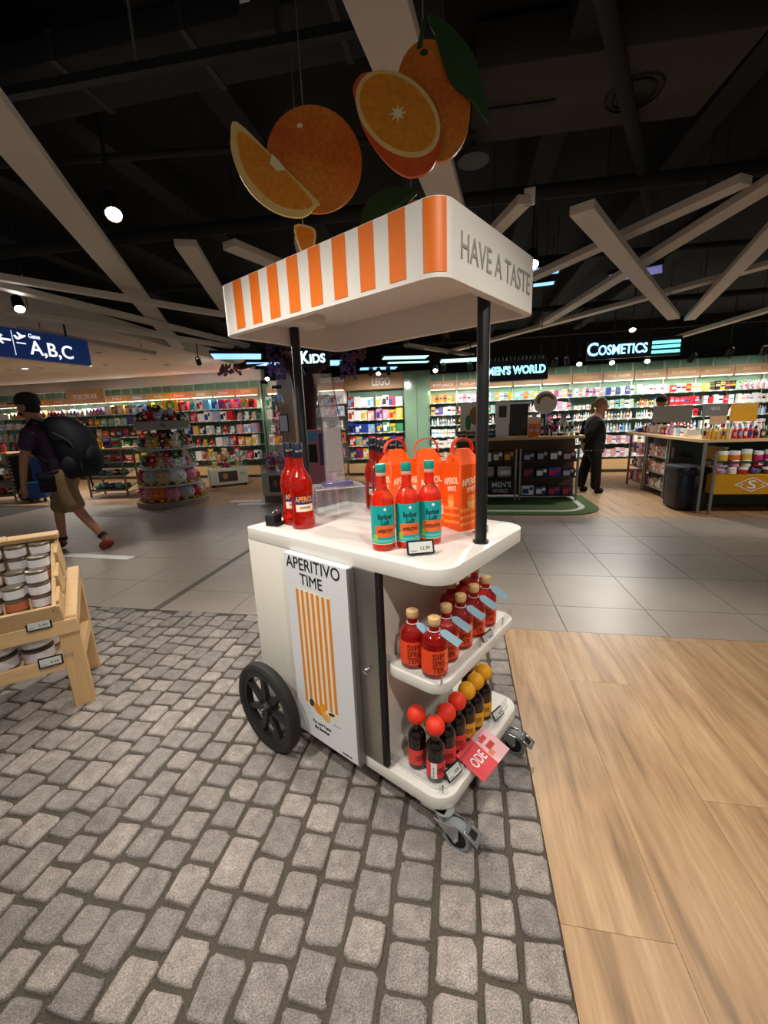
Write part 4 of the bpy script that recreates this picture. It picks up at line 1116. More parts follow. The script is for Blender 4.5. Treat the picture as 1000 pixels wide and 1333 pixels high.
short_m = M('khaki_shorts', '#8a7350', .9, noise=.12, scale=50, bump=.15)
skin('shorts', [(.02, 0, 1.06), (.03, 0, .92), (.07, -.105, .80), (.15, -.11, .60), (.185, -.11, .50), (-.05, .105, .80), (-.15, .105, .58), (-.185, .105, .44)],
     [(0, 1), (1, 2), (2, 3), (3, 4), (1, 5), (5, 6), (6, 7)], [(.15, .18), (.165, .19), .135, .12, .122, .135, .125, .125], short_m, man)
MB().lathe([(.165, .955), (.168, .96), (.168, .985), (.165, .99)], 18, (.01, 0, 0), caps=False).build('belt', blackm, man)
shoe_m = M('red_shoe', '#7c2a22', .7, noise=.15)
def shoe(pts, mat, parent, r=(.055, .058, .046)):
    return skin('shoe', pts, [(0, 1), (1, 2)], r, mat, parent)
shoe([(.49, -.10, .15), (.46, -.10, .085), (.35, -.10, .05)], shoe_m, man, (.066, .07, .056)); shoe([(-.20, .10, .085), (-.29, .10, .06), (-.45, .10, .052)], shoe_m, man, (.066, .066, .054))
MB().tube([(.395, -.10, .215), (.425, -.10, .185)], .05, 12).build('sock', blackm, man); MB().tube([(-.23, .10, .11), (-.228, .10, .15)], .05, 12).build('sock', blackm, man)
packm = M('black_backpack', '#15161d', .85, noise=.25, scale=40, bump=.15)
pk = thing('backpack', 'large black backpack worn by the striding person', 'backpack', (-3.78, 4.85, 0), 0)
b = MB(); rings = []
for z, x0, x1, hy in ((.90, .14, .36, .12), (.95, .12, .42, .16), (1.10, .10, .45, .18), (1.30, .06, .43, .185), (1.45, .0, .36, .17), (1.54, -.02, .26, .14), (1.59, .02, .18, .08)):
    cx, hx = (x0 + x1) / 2, (x1 - x0) / 2
    rings.append([(cx + hx * math.copysign(abs(math.cos(a)) ** .6, math.cos(a)), hy * math.copysign(abs(math.sin(a)) ** .6, math.sin(a)), z) for a in [2 * PI * i / 20 for i in range(20)]])
b.loft(rings); b.build('pack_body', packm, pk, angle=70)
MB().ell((.43, 0, 1.10), (.06, .14, .16), 12, 8).build('front_pocket', packm, pk)
MB().ell((.25, -.17, 1.02), (.09, .05, .13), 10, 8).build('side_pocket', packm, pk)
pip = M('grey_piping', '#4c4f58', .7, noise=.1)
MB().tube([(.15, -.195, 1.42), (.30, -.19, 1.33), (.38, -.16, 1.15), (.38, -.165, 1.0)], .005, 5).build('piping', pip, pk)
for sy in (-1, 1):
    MB().tube([(.04, sy * .11, 1.50), (-.10, sy * .12, 1.56), (-.225, sy * .125, 1.44), (-.20, sy * .15, 1.25), (.02, sy * .185, 1.08)], .022, 8).build('shoulder_strap', packm, pk)
MB().tube([(.10, -.15, .97), (-.02, -.205, .95), (-.13, -.17, .95)], .028, 8).build('hip_belt', packm, pk)
MB().tube([(.36, -.05, .95), (.38, -.05, .80), (.37, -.05, .72)], .01, 6).build('loose_strap', packm, pk)
pch = thing('hip_pouch', 'small black pouch at the hip of the striding person', 'pouch', (-3.78, 4.85, 0), 0)
MB().box(-.07, .09, -.275, -.205, .76, .95).build('pouch_body', packm, pch, bevel=.02)
MB().box(-.072, .092, -.28, -.2, .88, .955).build('pouch_flap', packm, pch, bevel=.02)

# standing woman in black, hands behind the back (faces local +x)
wo = thing('person', 'person in black with a ponytail, standing with hands behind the back', 'person', W(2.22, 7.72, 0), TH)
blk = M('black_clothes', '#131318', .9, noise=.15, scale=60, bump=.15)
pts = [(.02, 0, .80), (.03, 0, .95), (.02, 0, 1.14), (.03, 0, 1.27), (.055, 0, 1.35), (.085, 0, 1.43), (.095, 0, 1.5),
       (-.01, -.165, 1.24), (-.13, -.20, 1.0), (-.16, -.06, .86), (-.01, .165, 1.24), (-.13, .20, 1.0), (-.155, .07, .88),
       (.02, -.09, .78), (.06, -.09, .42), (.07, -.085, .09), (.08, -.085, .045), (.20, -.085, .035),
       (-.01, .09, .78), (-.08, .09, .42), (-.14, .09, .11), (-.13, .09, .05), (-.01, .09, .04)]
rad = [(.10, .13), (.10, .12), (.10, .13), (.08, .10), .05, .08, .075, .06, .042, .028, .06, .042, .028, .09, .06, .042, .038, .034, .09, .06, .042, .038, .034]
ch = (pts, [(0, 1), (1, 2), (2, 3), (3, 4), (4, 5), (5, 6), (3, 7), (7, 8), (8, 9), (3, 10), (10, 11), (11, 12), (0, 13), (13, 14), (14, 15), (15, 16), (16, 17), (0, 18), (18, 19), (19, 20), (20, 21), (21, 22)], rad)
join_chain(ch, hand(None, (-.16, -.045, .85), (-.1, .6, -.8), (-1, 0, 0), 1, .9), 9)
join_chain(ch, hand(None, (-.158, .06, .865), (-.1, -.6, -.8), (-1, 0, 0), -1, .9), 12)
skin('body', *ch, skinm, wo)
hd = MB().ell((.105, 0, 1.485), (.092, .075, .115), 14, 10)
hd.ell((.195, 0, 1.462), (.02, .012, .02), 8, 6); hd.ell((.175, 0, 1.415), (.014, .022, .008), 8, 5)
for sy in (-1, 1): hd.ell((.085, sy * .076, 1.475), (.022, .010, .03), 8, 6)
hd.build('head', skinm, wo, angle=80)
for sy in (-1, 1): MB().ell((.188, sy * .028, 1.482), (.008, .012, .007), 8, 5).build('eye', ink, wo)
fair = M('fair_hair', '#8a6a45', .7, noise=.35, scale=80, bump=.3)
hr = MB().ell((.08, 0, 1.525), (.105, .09, .105), 14, 9); hr.ell((-.0, 0, 1.51), (.055, .05, .05), 10, 7); hr.ell((-.045, 0, 1.44), (.03, .032, .10), 10, 8)
hr.build('hair', fair, wo, angle=80)
skin('top', [(.02, 0, .78), (.03, 0, .95), (.02, 0, 1.12), (.03, 0, 1.25), (.05, 0, 1.31), (-.01, -.17, 1.235), (-.135, -.205, 1.0), (-.165, -.08, .875), (-.01, .17, 1.235), (-.135, .205, 1.0), (-.16, .09, .89)],
     [(0, 1), (1, 2), (2, 3), (3, 4), (3, 5), (5, 6), (6, 7), (3, 8), (8, 9), (9, 10)], [(.165, .19), (.175, .19), (.15, .18), (.10, .14), .062, .078, .06, .044, .078, .06, .044], blk, wo)
MB().lathe([(.150, .70), (.168, .71), (.172, .80), (.165, .90)], 20, (.02, 0, 0)).build('top_hem', blk, wo)
MB().lathe([(.168, .735), (.170, .74), (.170, .752), (.168, .757)], 18, (.02, 0, 0), caps=False).build('white_hem', M('pale_hem', '#b9b6b0', .8, noise=.05), wo)
skin('trousers', [(.02, 0, .82), (.02, 0, .75), (.03, -.09, .66), (.06, -.09, .42), (.07, -.085, .05), (-.01, .09, .66), (-.08, .09, .42), (-.14, .09, .07)],
     [(0, 1), (1, 2), (2, 3), (3, 4), (1, 5), (5, 6), (6, 7)], [(.14, .165), (.145, .165), .11, .09, .082, .11, .09, .082], blk, wo)
shoe([(.05, -.085, .05), (.12, -.085, .045), (.21, -.085, .045)], blackm, wo, (.055, .055, .048)); shoe([(-.15, .09, .055), (-.08, .09, .048), (.0, .09, .045)], blackm, wo, (.055, .055, .048))
# ------------------------------------------------------------------ product prototypes (unit size, scaled per copy; slot 0 takes the copy's own colour)
plainw = M('pack_white', '#efedea', .45, noise=.05)
PAL = {k: M('pack_' + n_, c, .42, noise=.10, scale=18) for k, n_, c in (
    ('W', 'white_card', '#f0efec'), ('Y', 'yellow', '#e2b62c'), ('R', 'red', '#c41f28'), ('B', 'blue', '#23409a'), ('A', 'aqua', '#8fd0d2'), ('K', 'black', '#17161a'), ('P', 'pink', '#e58fa6'),
    ('O', 'orange', '#e8742a'), ('G', 'green', '#3c8f5c'), ('N', 'beige', '#d9b590'), ('V', 'violet', '#6a4a93'), ('S', 'silver', '#b7bcc2'), ('T', 'brown', '#5a3420'), ('D', 'dark blue', '#1b2a5c'), ('L', 'light blue', '#6fb2e0'), ('M', 'magenta', '#d02a7c'), ('C', 'cream', '#efe2c4'))}
CN = {'W': 'white', 'Y': 'yellow', 'R': 'red', 'B': 'blue', 'A': 'aqua', 'K': 'black', 'P': 'pink', 'O': 'orange', 'G': 'green', 'N': 'beige', 'V': 'violet', 'S': 'silver', 'T': 'brown', 'D': 'dark blue', 'L': 'light blue', 'M': 'magenta', 'C': 'cream'}
def unit_meshes():
    d = {}
    m = MB()      # carton: printed front with a contrast band and a lid flap line
    m.box(-.5, .5, -.5, .5, 0, .93); m.box(-.49, .49, -.49, .49, .93, 1)
    m.box(-.44, .44, -.512, -.498, .40, .62, 1); m.box(-.3, .3, -.512, -.498, .76, .82, 1)
    d['c'] = m.mesh('carton', [plainw, PAL['S']])
    m = MB()      # bottle with pump or cap
    m.lathe([(.36, 0), (.44, .02), (.44, .62), (.3, .72), (.16, .75), (.16, .78)], 10); m.lathe([(.22, .77), (.22, .98), (.16, 1)], 10, mi=1)
    m.box(-.3, .3, -.46, -.40, .2, .5, 1)
    d['b'] = m.mesh('bottle', [plainw, PAL['S']])
    m = MB()      # tube standing on its cap
    m.lathe([(.3, 0), (.32, .22)], 10, mi=1)
    rings = []
    for z, a, b in ((.22, .34, .34), (.6, .42, .26), (1, .48, .04)):
        rings.append([(a * math.cos(2 * PI * i / 10), b * math.sin(2 * PI * i / 10), z) for i in range(10)])
    m.loft(rings); d['t'] = m.mesh('tube', [plainw, PAL['S']])
    m = MB()      # jar
    m.lathe([(.42, 0), (.48, .05), (.48, .55), (.4, .62)], 12); m.lathe([(.47, .6), (.48, .64), (.48, .95), (.44, 1)], 12, mi=1)
    d['j'] = m.mesh('jar', [plainw, PAL['W']])
    m = MB()      # pouch bag
    rings = []
    for z, a, b in ((0, .44, .30), (.2, .5, .42), (.6, .5, .36), (.88, .46, .10), (.9, .47, .05), (1, .48, .03)):
        rings.append([(a * math.copysign(abs(math.cos(t)) ** .5, math.cos(t)), b * math.copysign(abs(math.sin(t)) ** .7, math.sin(t)), z) for t in [2 * PI * i / 12 for i in range(12)]])
    m.loft(rings); m.box(-.34, .34, -.44, -.36, .3, .62, 1); d['p'] = m.mesh('pouch', [plainw, PAL['C']])
    m = MB()      # toy box with picture panel
    m.box(-.5, .5, -.5, .5, 0, 1); m.box(-.42, .1, -.515, -.499, .12, .7, 1); m.box(.16, .44, -.515, -.499, .5, .86, 1); m.box(-.42, .4, -.515, -.499, .78, .88, 1) if False else None
    d['x'] = m.mesh('toy_box', [plainw, PAL['C']])
    m = MB()      # chocolate bar stack: wedge-ended prism
    m.prism([(-.5, 0), (.5, 0), (.5, .5), (0, 1), (-.5, .5)], -.5, .5, tf=Matrix.Rotation(PI / 2, 4, 'X')); m.box(-.3, .3, -.51, -.49, .12, .42, 1)
    d['k'] = m.mesh('chocolate_pack', [plainw, PAL['Y']])
    # small seated plush: body, head, muzzle, ears, arms, feet
    m = MB()
    m.ell((0, 0, .30), (.30, .26, .30), 8, 6); m.ell((0, -.05, .70), (.27, .25, .25), 8, 6); m.ell((0, -.27, .65), (.12, .09, .09), 6, 4, 1)
    for s in (-1, 1):
        m.ell((s * .22, 0, .92), (.10, .06, .11), 6, 4); m.ell((s * .30, -.12, .38), (.10, .12, .20), 6, 4); m.ell((s * .20, -.26, .10), (.12, .18, .10), 6, 4, 1); m.ell((s * .09, -.27, .74), (.03, .03, .035), 5, 4, 2)
    d['u'] = m.mesh('plush', [plainw, PAL['C'], ink], angle=80)
    # round cushion plush with ears and a face
    m = MB(); m.ell((0, 0, .46), (.5, .42, .46), 14, 9)
    for s in (-1, 1):
        m.ell((s * .30, 0, .86), (.12, .08, .12), 7, 5); m.ell((s * .16, -.405, .55), (.035, .03, .045), 6, 4, 2); m.ell((s * .24, -.33, .1), (.12, .12, .09), 6, 4, 1)
    m.ell((0, -.40, .42), (.10, .05, .07), 7, 5, 1); d['q'] = m.mesh('cushion_plush', [plainw, PAL['Y'], ink], angle=80)
    return d
UM = unit_meshes()
UM['g'] = UM['x']
KIND = {'g': ('gift_box', 'gift box'), 'c': ('carton', 'carton'), 'b': ('product_bottle', 'bottle'), 't': ('product_tube', 'tube'), 'j': ('product_jar', 'jar'), 'p': ('pouch_bag', 'bag'), 'x': ('toy_box', 'toy box'), 'k': ('chocolate_pack', 'chocolate pack'), 'u': ('plush_toy', 'plush toy'), 'q': ('cushion_plush', 'plush toy')}
KW = {'g': 'gift box', 'c': 'carton', 'b': 'bottle', 't': 'tube', 'j': 'jar', 'p': 'pouch bag', 'x': 'toy box', 'k': 'chocolate pack', 'u': 'plush toy', 'q': 'round cushion plush toy'}
rp_ = random.Random(3)
def product(kind, colour, loc, dims, rz, where):
    o = put(KIND[kind][0], UM[kind], None, loc, rz, scale=dims)
    o.material_slots[0].link = 'OBJECT'; o.material_slots[0].material = PAL[colour]
    if kind in 'cxgpkb':
        o.material_slots[1].link = 'OBJECT'; o.material_slots[1].material = PAL[rp_.choice('WCSWRYLBKGPN')]
    l = f'{CN[colour]} {KW[kind]} {where}'
    return tag(o, l, KIND[kind][1], l)
def fill(s0, s1, t, z, kind, colours, w, h, d, where, rz=TH, jit=.15, gap=1.08, frame=W):
    s = s0; k = 0
    cnt = max(1, int((s1 - s0) / (w * gap))); step = (s1 - s0) / cnt
    w = min(step / 1.03, w * 1.25)
    while k < cnt:
        ww = w * rp_.uniform(1 - jit, 1 + jit * .3); hh = h * rp_.uniform(1 - jit * 1.6, 1)
        c = colours[k % len(colours)] if len(colours) < 4 else rp_.choice(colours)
        product(kind, c, frame(s + step / 2, t + d / 2 + rp_.uniform(0, .02), z), (ww, d, hh), rz + rp_.uniform(-.04, .04), where)
        s += step; k += 1
ORD = ['first', 'second', 'third', 'fourth', 'fifth', 'sixth', 'seventh', 'eighth', 'ninth', 'tenth', 'eleventh', 'twelfth', 'thirteenth', 'fourteenth']
SHN = ['top', 'second', 'third', 'fourth', 'fifth', 'sixth', 'bottom']
strip = M('shelf_light_strip', '#fff6e6', .4, noise=0, emit=1.3)
shelfm = M('glass_shelf', '#b9c6be', .3, noise=.03)
uprm = M('upright_metal', '#aeb2a6', .4, .4, noise=.05)
header_m = M('header_wood', '#ab8c6a', .5, noise=.10, scale=5, stretch=(1, 1, 6))
header_l = M('header_wood_light', '#bf976a', .5, noise=.10, scale=5, stretch=(1, 1, 6))
DEPTH = .42
def bay(s0, width, zs, hz, label, title=None, tw=.5, hmat=None, back=None, ztop=2.42, tsize=.07, plinth=True, tmat=None, depth=DEPTH):
    t = thing('shelf_bay', label, 'shelf unit', W(s0, WT, 0), TH)
    f = -depth + .2
    MB().box(.0, width, .19, .245, .0, ztop).build('back_panel', back or green, t)
    for x in (0, width): MB().box(x - .012, x + .012, .13, .19, 0, ztop).build('upright', uprm, t)
    MB().box(width / 2 - .008, width / 2 + .008, .17, .19, hz[1], ztop).build('top_mullion', uprm, t)
    for z in zs:
        sh = MB().box(.014, width - .014, f, .19, z - .02, z).build('shelf', shelfm, t)
        for k in range(3):
            x = width * (.2 + .3 * k)
            MB().box(x - .03, x + .03, f - .004, f, z - .026, z + .004).build('price_label', paper, sh)
    if plinth: MB().box(.0, width, f - .03, .19, .0, .30).build('plinth', wood, t); MB().box(.0, width, f - .034, f - .03, .0, .07).build('kick_board', darkgrey, t)
    if hz[0]:
        h = MB().box(.008, width - .008, -.02, .03, hz[0], hz[1]).build('header', hmat or header_m, t)
        if title: text(title, tw * width, tsize, tmat or plainw, h, (width / 2, -.021, (hz[0] + hz[1]) / 2), ext=.002)
        MB().box(.03, width - .03, -.02, .0, hz[0] - .022, hz[0] - .004).build('light_strip', strip, t)
    return t
def bay_light(s, width, z, e):
    L = bpy.data.lights.new('shelf_strip_light', 'AREA'); L.shape = 'RECTANGLE'; L.size = width; L.size_y = .05; L.energy = e; L.color = (1, .95, .86)
    o = bpy.data.objects.new('shelf_strip_light', L); COL.objects.link(o); o.location = W(s, WT - .03, z - .005); o.rotation_euler = (R(-20), 0, TH)
    return o
# cosmetics wall: twelve bays from the green glass column
ZR = [1.73, 1.45, 1.20, .93, .67, .37]
CB = [('RITUALS', ['cYO', 'cYWVY', 'bWA', 'cW', 'cW', 'cN']), ('RITUALS', ['cWP', 'cRW', 'cKR', 'cNW', 'jW', 'jN']), (None, ['cWAY', 'cGA', 'bWK', 'cK', 'cK', 'cW']), (None, ['cOYGA', 'bWP', 'cKS', 'bK', 'cK', 'cW']),
      (None, ['cPNV', 'cSP', 'cK', 'bKW', 'cW', 'cK']), ('CLINIQUE', ['cWP', 'jWN', 'bW', 'bWL', 'tW', 'cW']), ('ESTEE LAUDER', ['cBW', 'cAWA', 'bNWC', 'bLW', 'cWP', 'cPW']), ('sisley', ['cW', 'bWY', 'bW', 'bWL', 'cWN', 'cWPM']),
      ('CLARINS', ['cRWC', 'cR', 'cRWR', 'bWR', 'bW', 'cW']), ('BIOTHERM', ['cYTK', 'cWRW', 'bW', 'cW', 'tW', 'cW']), ('BABOR', ['bWP', 'cW', 'bWL', 'cW', 'bW', 'cW']), ('LANCOME', ['cPNT', 'bSL', 'cWL', 'bW', 'cW', 'cP'])]
s = -.78
for k, (title, rows) in enumerate(CB):
    wd_ = .652
    big = k == 11
    lb = f'pale green glass shelf bay of cosmetics, {ORD[k]} from the green glass column'
    bay(s, wd_, ZR, (2.05, 2.24 if not big else 2.42), lb, title, .72 if title and len(title) > 6 else .5, tsize=.055 if not big else .10, ztop=2.42, tmat=gold if k > 4 else plainw)
    for j, rw in enumerate(rows):
        kd, cols = rw[0], rw[1:]
        wh = {'c': (.08, .19, .09), 'b': (.055, .185, .06), 't': (.055, .15, .05), 'j': (.085, .09, .085)}[kd]
        if k in (5, 7, 10): wh = (wh[0] * .8, wh[1], wh[2])
        fill(s + .04, s + wd_ - .03, WT - DEPTH + .22, ZR[j] + .0005, kd, cols, *wh, f'on the {SHN[j]} shelf, {ORD[k]} cosmetics bay from the green column')
    s += wd_
CEND = s
bay(s, wd_, ZR, (2.05, 2.42), 'pale green glass shelf bay of cosmetics at the far end of the wall', None)
for k in range(5): bay_light(-.1 + 1.62 * k, 1.4, 2.02, 14)
# green glass column between toys and cosmetics
gc = thing('glass_column', 'green glass clad column between the toy wall and the cosmetics wall', 'column', W(-1.42, WT, 0), TH)
gg = M('green_glass', '#7d9c82', .15, noise=.08, scale=2, coat=.6)
MB().box(0, .64, .0, .24, 0, 2.52).build('core', green, gc)
for x in (.0, .325): MB().box(x + .005, x + .315, -.02, -.005, .02, 2.5).build('glass_pane', gg, gc)
# LEGO wall
def toys(s0, wdt, zs, specs, where):
    for z, sp_ in zip(zs, specs):
        kd, cols = sp_[0], sp_[1:]
        wh = {'x': (.15, .26, .14), 'p': (.145, .24, .1), 'k': (.10, .2, .12), 'u': (.16, .22, .16), 'c': (.13, .17, .1), 'q': (.2, .2, .18), 'b': (.08, .2, .08), 't': (.07, .18, .06), 'j': (.1, .12, .1)}[kd]
        fill(s0 + .03, s0 + wdt - .02, WT - DEPTH + .22, z + .0005, kd, cols, *wh, where.format(SHN[zs.index(z)]))
ZL = [1.72, 1.40, 1.08, .76, .44]
for k in range(2):
    s0 = -2.86 + .72 * k
    bay(s0, .72, ZL, (None, 2.12), f'dark green toy shelf bay, {ORD[1 - k]} from the green glass column', ztop=2.13)
    toys(s0, .72, ZL, [['xWRWS', 'xWRSW'], ['xYCRT', 'xWRPW'], ['xYLGO', 'xGLYB'], ['xRYB', 'xYG'], ['xBR', 'xRY']][0:5] if False else ([('xWPWR')] + [('xCYPW')] + [('xYGLB')] + [('xRYB')] + [('xBRY')]), 'on the {} shelf, ' + ORD[1 - k] + ' toy bay from the green column')
hd_ = MB().box(-2.9, -1.42, WT - .12, WT + .2, 2.13, 2.50).build('header_board', header_l, rz=TH)
tag(hd_, 'pale wooden header board with white toy brand lettering over the toy shelves', 'sign')
text('LEGO', .46, .19, M('white_letters', '#f3f2ee', .4, noise=0), hd_, (-1.96, WT - .122, 2.30), ext=.012, bold=.03)
# sweets and toys wall at the left
ZW = [1.83, 1.53, 1.19, .87, .50]
SW_ = [('PUSTEFIX', ['xMOPR', 'uPWN', 'xPW', 'xOYW', 'xWR']), ('kinder', ['xWLRW', 'xLWR', 'uWR', 'xWLR', 'uYR']), ('kinder', ['xLWL', 'xPWRP', 'xYDW', 'uRY', 'xWN']), ('Ferrero', ['xR', 'pGW', 'xBK', 'pYG', 'uGW']),
       ('Haribo', ['xYG', 'uRKN', 'pNR', 'uNT', 'pYR']), ('Milka', ['xVLB', 'pVWP', 'pTR', 'pGV', 'pY']), ('Milka', ['xCVY', 'pAW', 'pRT', 'pGN', 'pR']), ('', ['kVRWV', 'pOYA', 'pTNO', 'pGYV', 'kR']), ('', ['kVRWB', 'kNTO', 'pTN', 'pYGV', 'kR']),
       ('Lindt', ['kRTR', 'cNT', 'pRN', 'pRO', 'kT']), ('Lindt', ['kRYR', 'cNC', 'pTR', 'pRG', 'kR']), ('Merci', ['kYTR', 'cNW', 'pNT', 'pRO', 'kR']), ('Ritter', ['cCW', 'cSW', 'pSN', 'pRG', 'kR'])]
s = -5.3
for k, (title, rows) in enumerate(SW_):
    wd_ = .662; s -= wd_
    lb = f'sweets and toys shelf bay, {ORD[k]} from the beige pillar' if k else 'toy shelf bay with bright pink boxes, next to the beige pillar'
    bay(s, wd_, ZW, (2.17, 2.34), lb, title or None, .42, header_l, ztop=2.53, tsize=.07)
    toys(s, wd_, ZW, rows, 'on the {} shelf, ' + ORD[k] + ' sweets bay from the beige pillar')
tb = MB().box(-5.3 - 9 * .662 + .02, -5.3 - 7 * .662 - .02, WT - .06, WT - .02, 2.16, 2.56).build('header_board', header_l, rz=TH)
tag(tb, 'tall pale wooden header board with white capital lettering over the sweets shelves', 'sign')
text('TOBLERONE', .82, .13, M('white_letters', '#f3f2ee'), tb, (-5.3 - 8 * .662, WT - .062, 2.36), ext=.008, bold=.0)
pl_ = MB().box(-5.3 - 2.72 * .662 - .9, -5.3 - 2.72 * .662 - .45, WT - .25, WT - .23, 1.85, 2.13).build('picture_board', PAL['Y'], rz=TH)
tag(pl_, 'bright yellow picture board with a green ring on the top sweets shelf', 'sign')
MB().lathe([(.13, 0), (.13, .012), (.07, .012), (.07, 0)], 20, tf=Matrix.Translation((-5.3 - 2.72 * .662 - .67, WT - .25, 1.98)) @ Matrix.Rotation(PI / 2, 4, 'X'), caps=False).build('green_ring', PAL['G'], pl_)
for k in range(5): bay_light(-5.9 - 1.65 * k, 1.45, 2.14, 14)
for k in range(3):
    s0 = -5.05 + .71 * k
    bay(s0, .70, ZW, (2.17, 2.34), f'bright white toy shelf bay behind the tree arch, {ORD[k]} from the beige pillar', None, hmat=header_l, back=M('white_back_panel', '#dcd9d0', .6), ztop=2.5)
    toys(s0, .70, ZW, ['xWLP', 'xWPR', 'uWK', 'xWO', 'uPW'], 'on the {} shelf, ' + ORD[k] + ' white toy bay behind the tree')
bay_light(-4.0, 1.9, 2.14, 10)
# beige pillar with framed notice
pil = thing('pillar', 'beige wooden pillar beside the flower tree', 'pillar', W(-3.55, 8.2, 0), TH)
MB().box(-.16, .16, 0, .3, 0, 2.8).build('shaft', M('beige_wood', '#b99c7a', .6, noise=.08, scale=4), pil, bevel=.004, seg=1)
MB().box(-.162, .162, -.004, .304, 0, .1).build('skirting', darkgrey, pil)
nt_ = thing('framed_notice', 'small framed white notice hung on the beige pillar', 'notice', W(-3.63, 8.18, 1.22), TH)
MB().box(-.1, .1, 0, .02, 0, .36).build('frame', blackm, nt_, bevel=.003, seg=1); MB().box(-.085, .085, -.003, 0, .02, .34).build('notice_sheet', paper, nt_)
bal = thing('silver_balloon', 'round silver balloon with dark tassels hanging beside the pillar', 'balloon', W(-3.62, 8.0, 1.86), TH)
MB().ell((0, 0, 0), (.11, .07, .13), 14, 10).build('balloon', M('silver_foil', '#b9b8b4', .25, .5, noise=.2), bal)
MB().tube([(0, 0, .13), (.01, 0, 1.5)], .003, 5).build('string', greym, bal)
for k in range(4): MB().ell((-.08 + .05 * k, 0, .25), (.03, .02, .04), 6, 5).build('tassel', darkgrey, bal)
for k, (dx, c) in enumerate(((-.46, 'G'), (-.35, 'T'), (-.24, 'O'), (-.44, 'P'), (-.33, 'G'), (-.22, 'R'))):
    z = 1.80 if k < 3 else 1.28
    t_ = thing('hanging_toy', f'long {CN[c]} plush toy hanging by the beige pillar', 'plush toy', W(-3.5 + dx, 8.5, z), TH, f'{CN[c]} hanging toys by the pillar')
    MB().ell((0, 0, 0), (.04, .04, .16), 8, 7).build('toy_body', PAL[c], t_); MB().ell((0, 0, .17), (.045, .045, .05), 8, 6).build('toy_head', PAL[c], t_)
    MB().tube([(0, 0, .2), (0, 0, .5)], .002, 4).build('hook_cord', greym, t_)
# flower tree arch
bark = M('dark_bark', '#46291f', .8, noise=.3, scale=9, bump=.5, stretch=(4, 4, 1))
tr_ = thing('flower_tree', 'artificial dark brown tree arch with purple blossom clusters', 'decorative tree', W(-2.85, 7.5, 0), TH)
skin('trunk', [(0, 0, 0), (.0, 0, .6), (.02, 0, 1.3), (0, 0, 1.9), (-.12, 0, 2.35), (-.45, 0, 2.62), (-.9, 0, 2.55), (-1.3, 0, 2.45), (.18, 0, 2.3), (.5, 0, 2.62), (.95, 0, 2.66)],
     [(0, 1), (1, 2), (2, 3), (3, 4), (4, 5), (5, 6), (6, 7), (3, 8), (8, 9), (9, 10)], [.26, .2, .17, .19, .16, .10, .08, .06, .13, .08, .05], bark, tr_)
petal = M('purple_petal', '#7a5a94', .7, noise=.3, scale=20)
petal2 = M('dusky_pink_petal', '#8c5a6a', .7, noise=.3, scale=20)
fm = []
for pm in (petal, petal2):
    m = MB()
    for k in range(5):
        a = 2 * PI * k / 5; m.ell((.022 * math.cos(a), 0, .022 * math.sin(a)), (.018, .008, .018), 6, 4)
    fm.append(m.mesh('blossom', pm, angle=80))
rf = random.Random(8)
def cluster(cx, cz, lx, lz, n_, k, dy=0):
    m = 0
    for i in range(int(n_ * 1.8)):
        p = (cx + rf.uniform(-1, 1) * lx, dy + rf.uniform(-.12, .05), cz + rf.uniform(-1, 1) * lz)
        o = put('blossom', fm[k], tr_, p, rot=(rf.uniform(-.5, .5), rf.uniform(0, 6), rf.uniform(-.6, .6)), scale=(.85, .85, .85))
cluster(-1.45, 2.42, .22, .09, 24, 1); cluster(-.62, 2.50, .05, .26, 24, 0); cluster(-.42, 2.42, .10, .22, 28, 0); cluster(-.30, 2.5, .10, .2, 14, 1)
cluster(.85, 2.35, .14, .22, 34, 0); cluster(1.05, 2.55, .14, .12, 16, 1); cluster(.35, 2.4, .16, .07, 12, 0)

# ------------------------------------------------------------------ overhead signs and light panels
blueglow = M('blue_white_letters', '#8fd0ff', .4, noise=0, emit=2.2)
icy = M('icy_letters', '#c4f0ff', .4, noise=0, emit=2.0)
sg = thing('department_sign', "black hanging sign box with glowing MEN'S WORLD letters", 'sign', W(.30, 7.0, 1.92), TH)
MB().box(0, 1.0, 0, .2, 0, .30).build('sign_box', M('sign_black', '#141a22', .4, noise=.05), sg, bevel=.004, seg=1)
text("MEN'S WORLD", .86, .13, M('neon_glow', '#9fe8ff', .4, noise=0, emit=2.6), sg, (.53, -.002, .155), ext=.003, bold=.035)
text("MEN'S WORLD", .84, .115, M('sign_black', '#141a22'), sg, (.53, -.0065, .155), ext=.002, bold=-.012, name='lettering_inner')
for k in range(16): MB().box(.03 + k * .06, .045 + k * .06, .0, .2, .30, .36).build('top_louvre', darkgrey, sg)
for x in (.1, .9): MB().tube([(x, .1, .3), (x, .1, 1.43)], .006, 5).build('hanger_rod', blackm, sg)
sc = thing('department_sign', 'black hanging sign with glowing blue COSMETICS letters and light bars', 'sign', W(2.12, 8.0, 2.26), TH)
MB().box(0, 1.45, .02, .10, .0, .30).build('sign_box', blackm, sc, bevel=.004, seg=1)
text('Cosmetics'.upper()[1:], .76, .16, blueglow, sc, (.55, .012, .145), ext=.01, bold=.012)
text('C', .17, .215, blueglow, sc, (.075, .012, .165), ext=.01, bold=.012)
for z in (.04, .12, .19): MB().box(1.0, 1.42, .005, .02, z, z + .045).build('light_bar', M('teal_light', '#6fe0e0', .4, noise=0, emit=1.6), sc)
for x in (.1, 1.3): MB().tube([(x, .06, .3), (x, .06, 1.09)], .006, 5).build('hanger_rod', blackm, sc)
sk = thing('department_sign', 'black hanging sign with glowing pale blue KIDS letters', 'sign', W(-2.82, 7.0, 2.33), TH)
MB().box(0, .62, .02, .08, 0, .3).build('sign_box', blackm, sk)
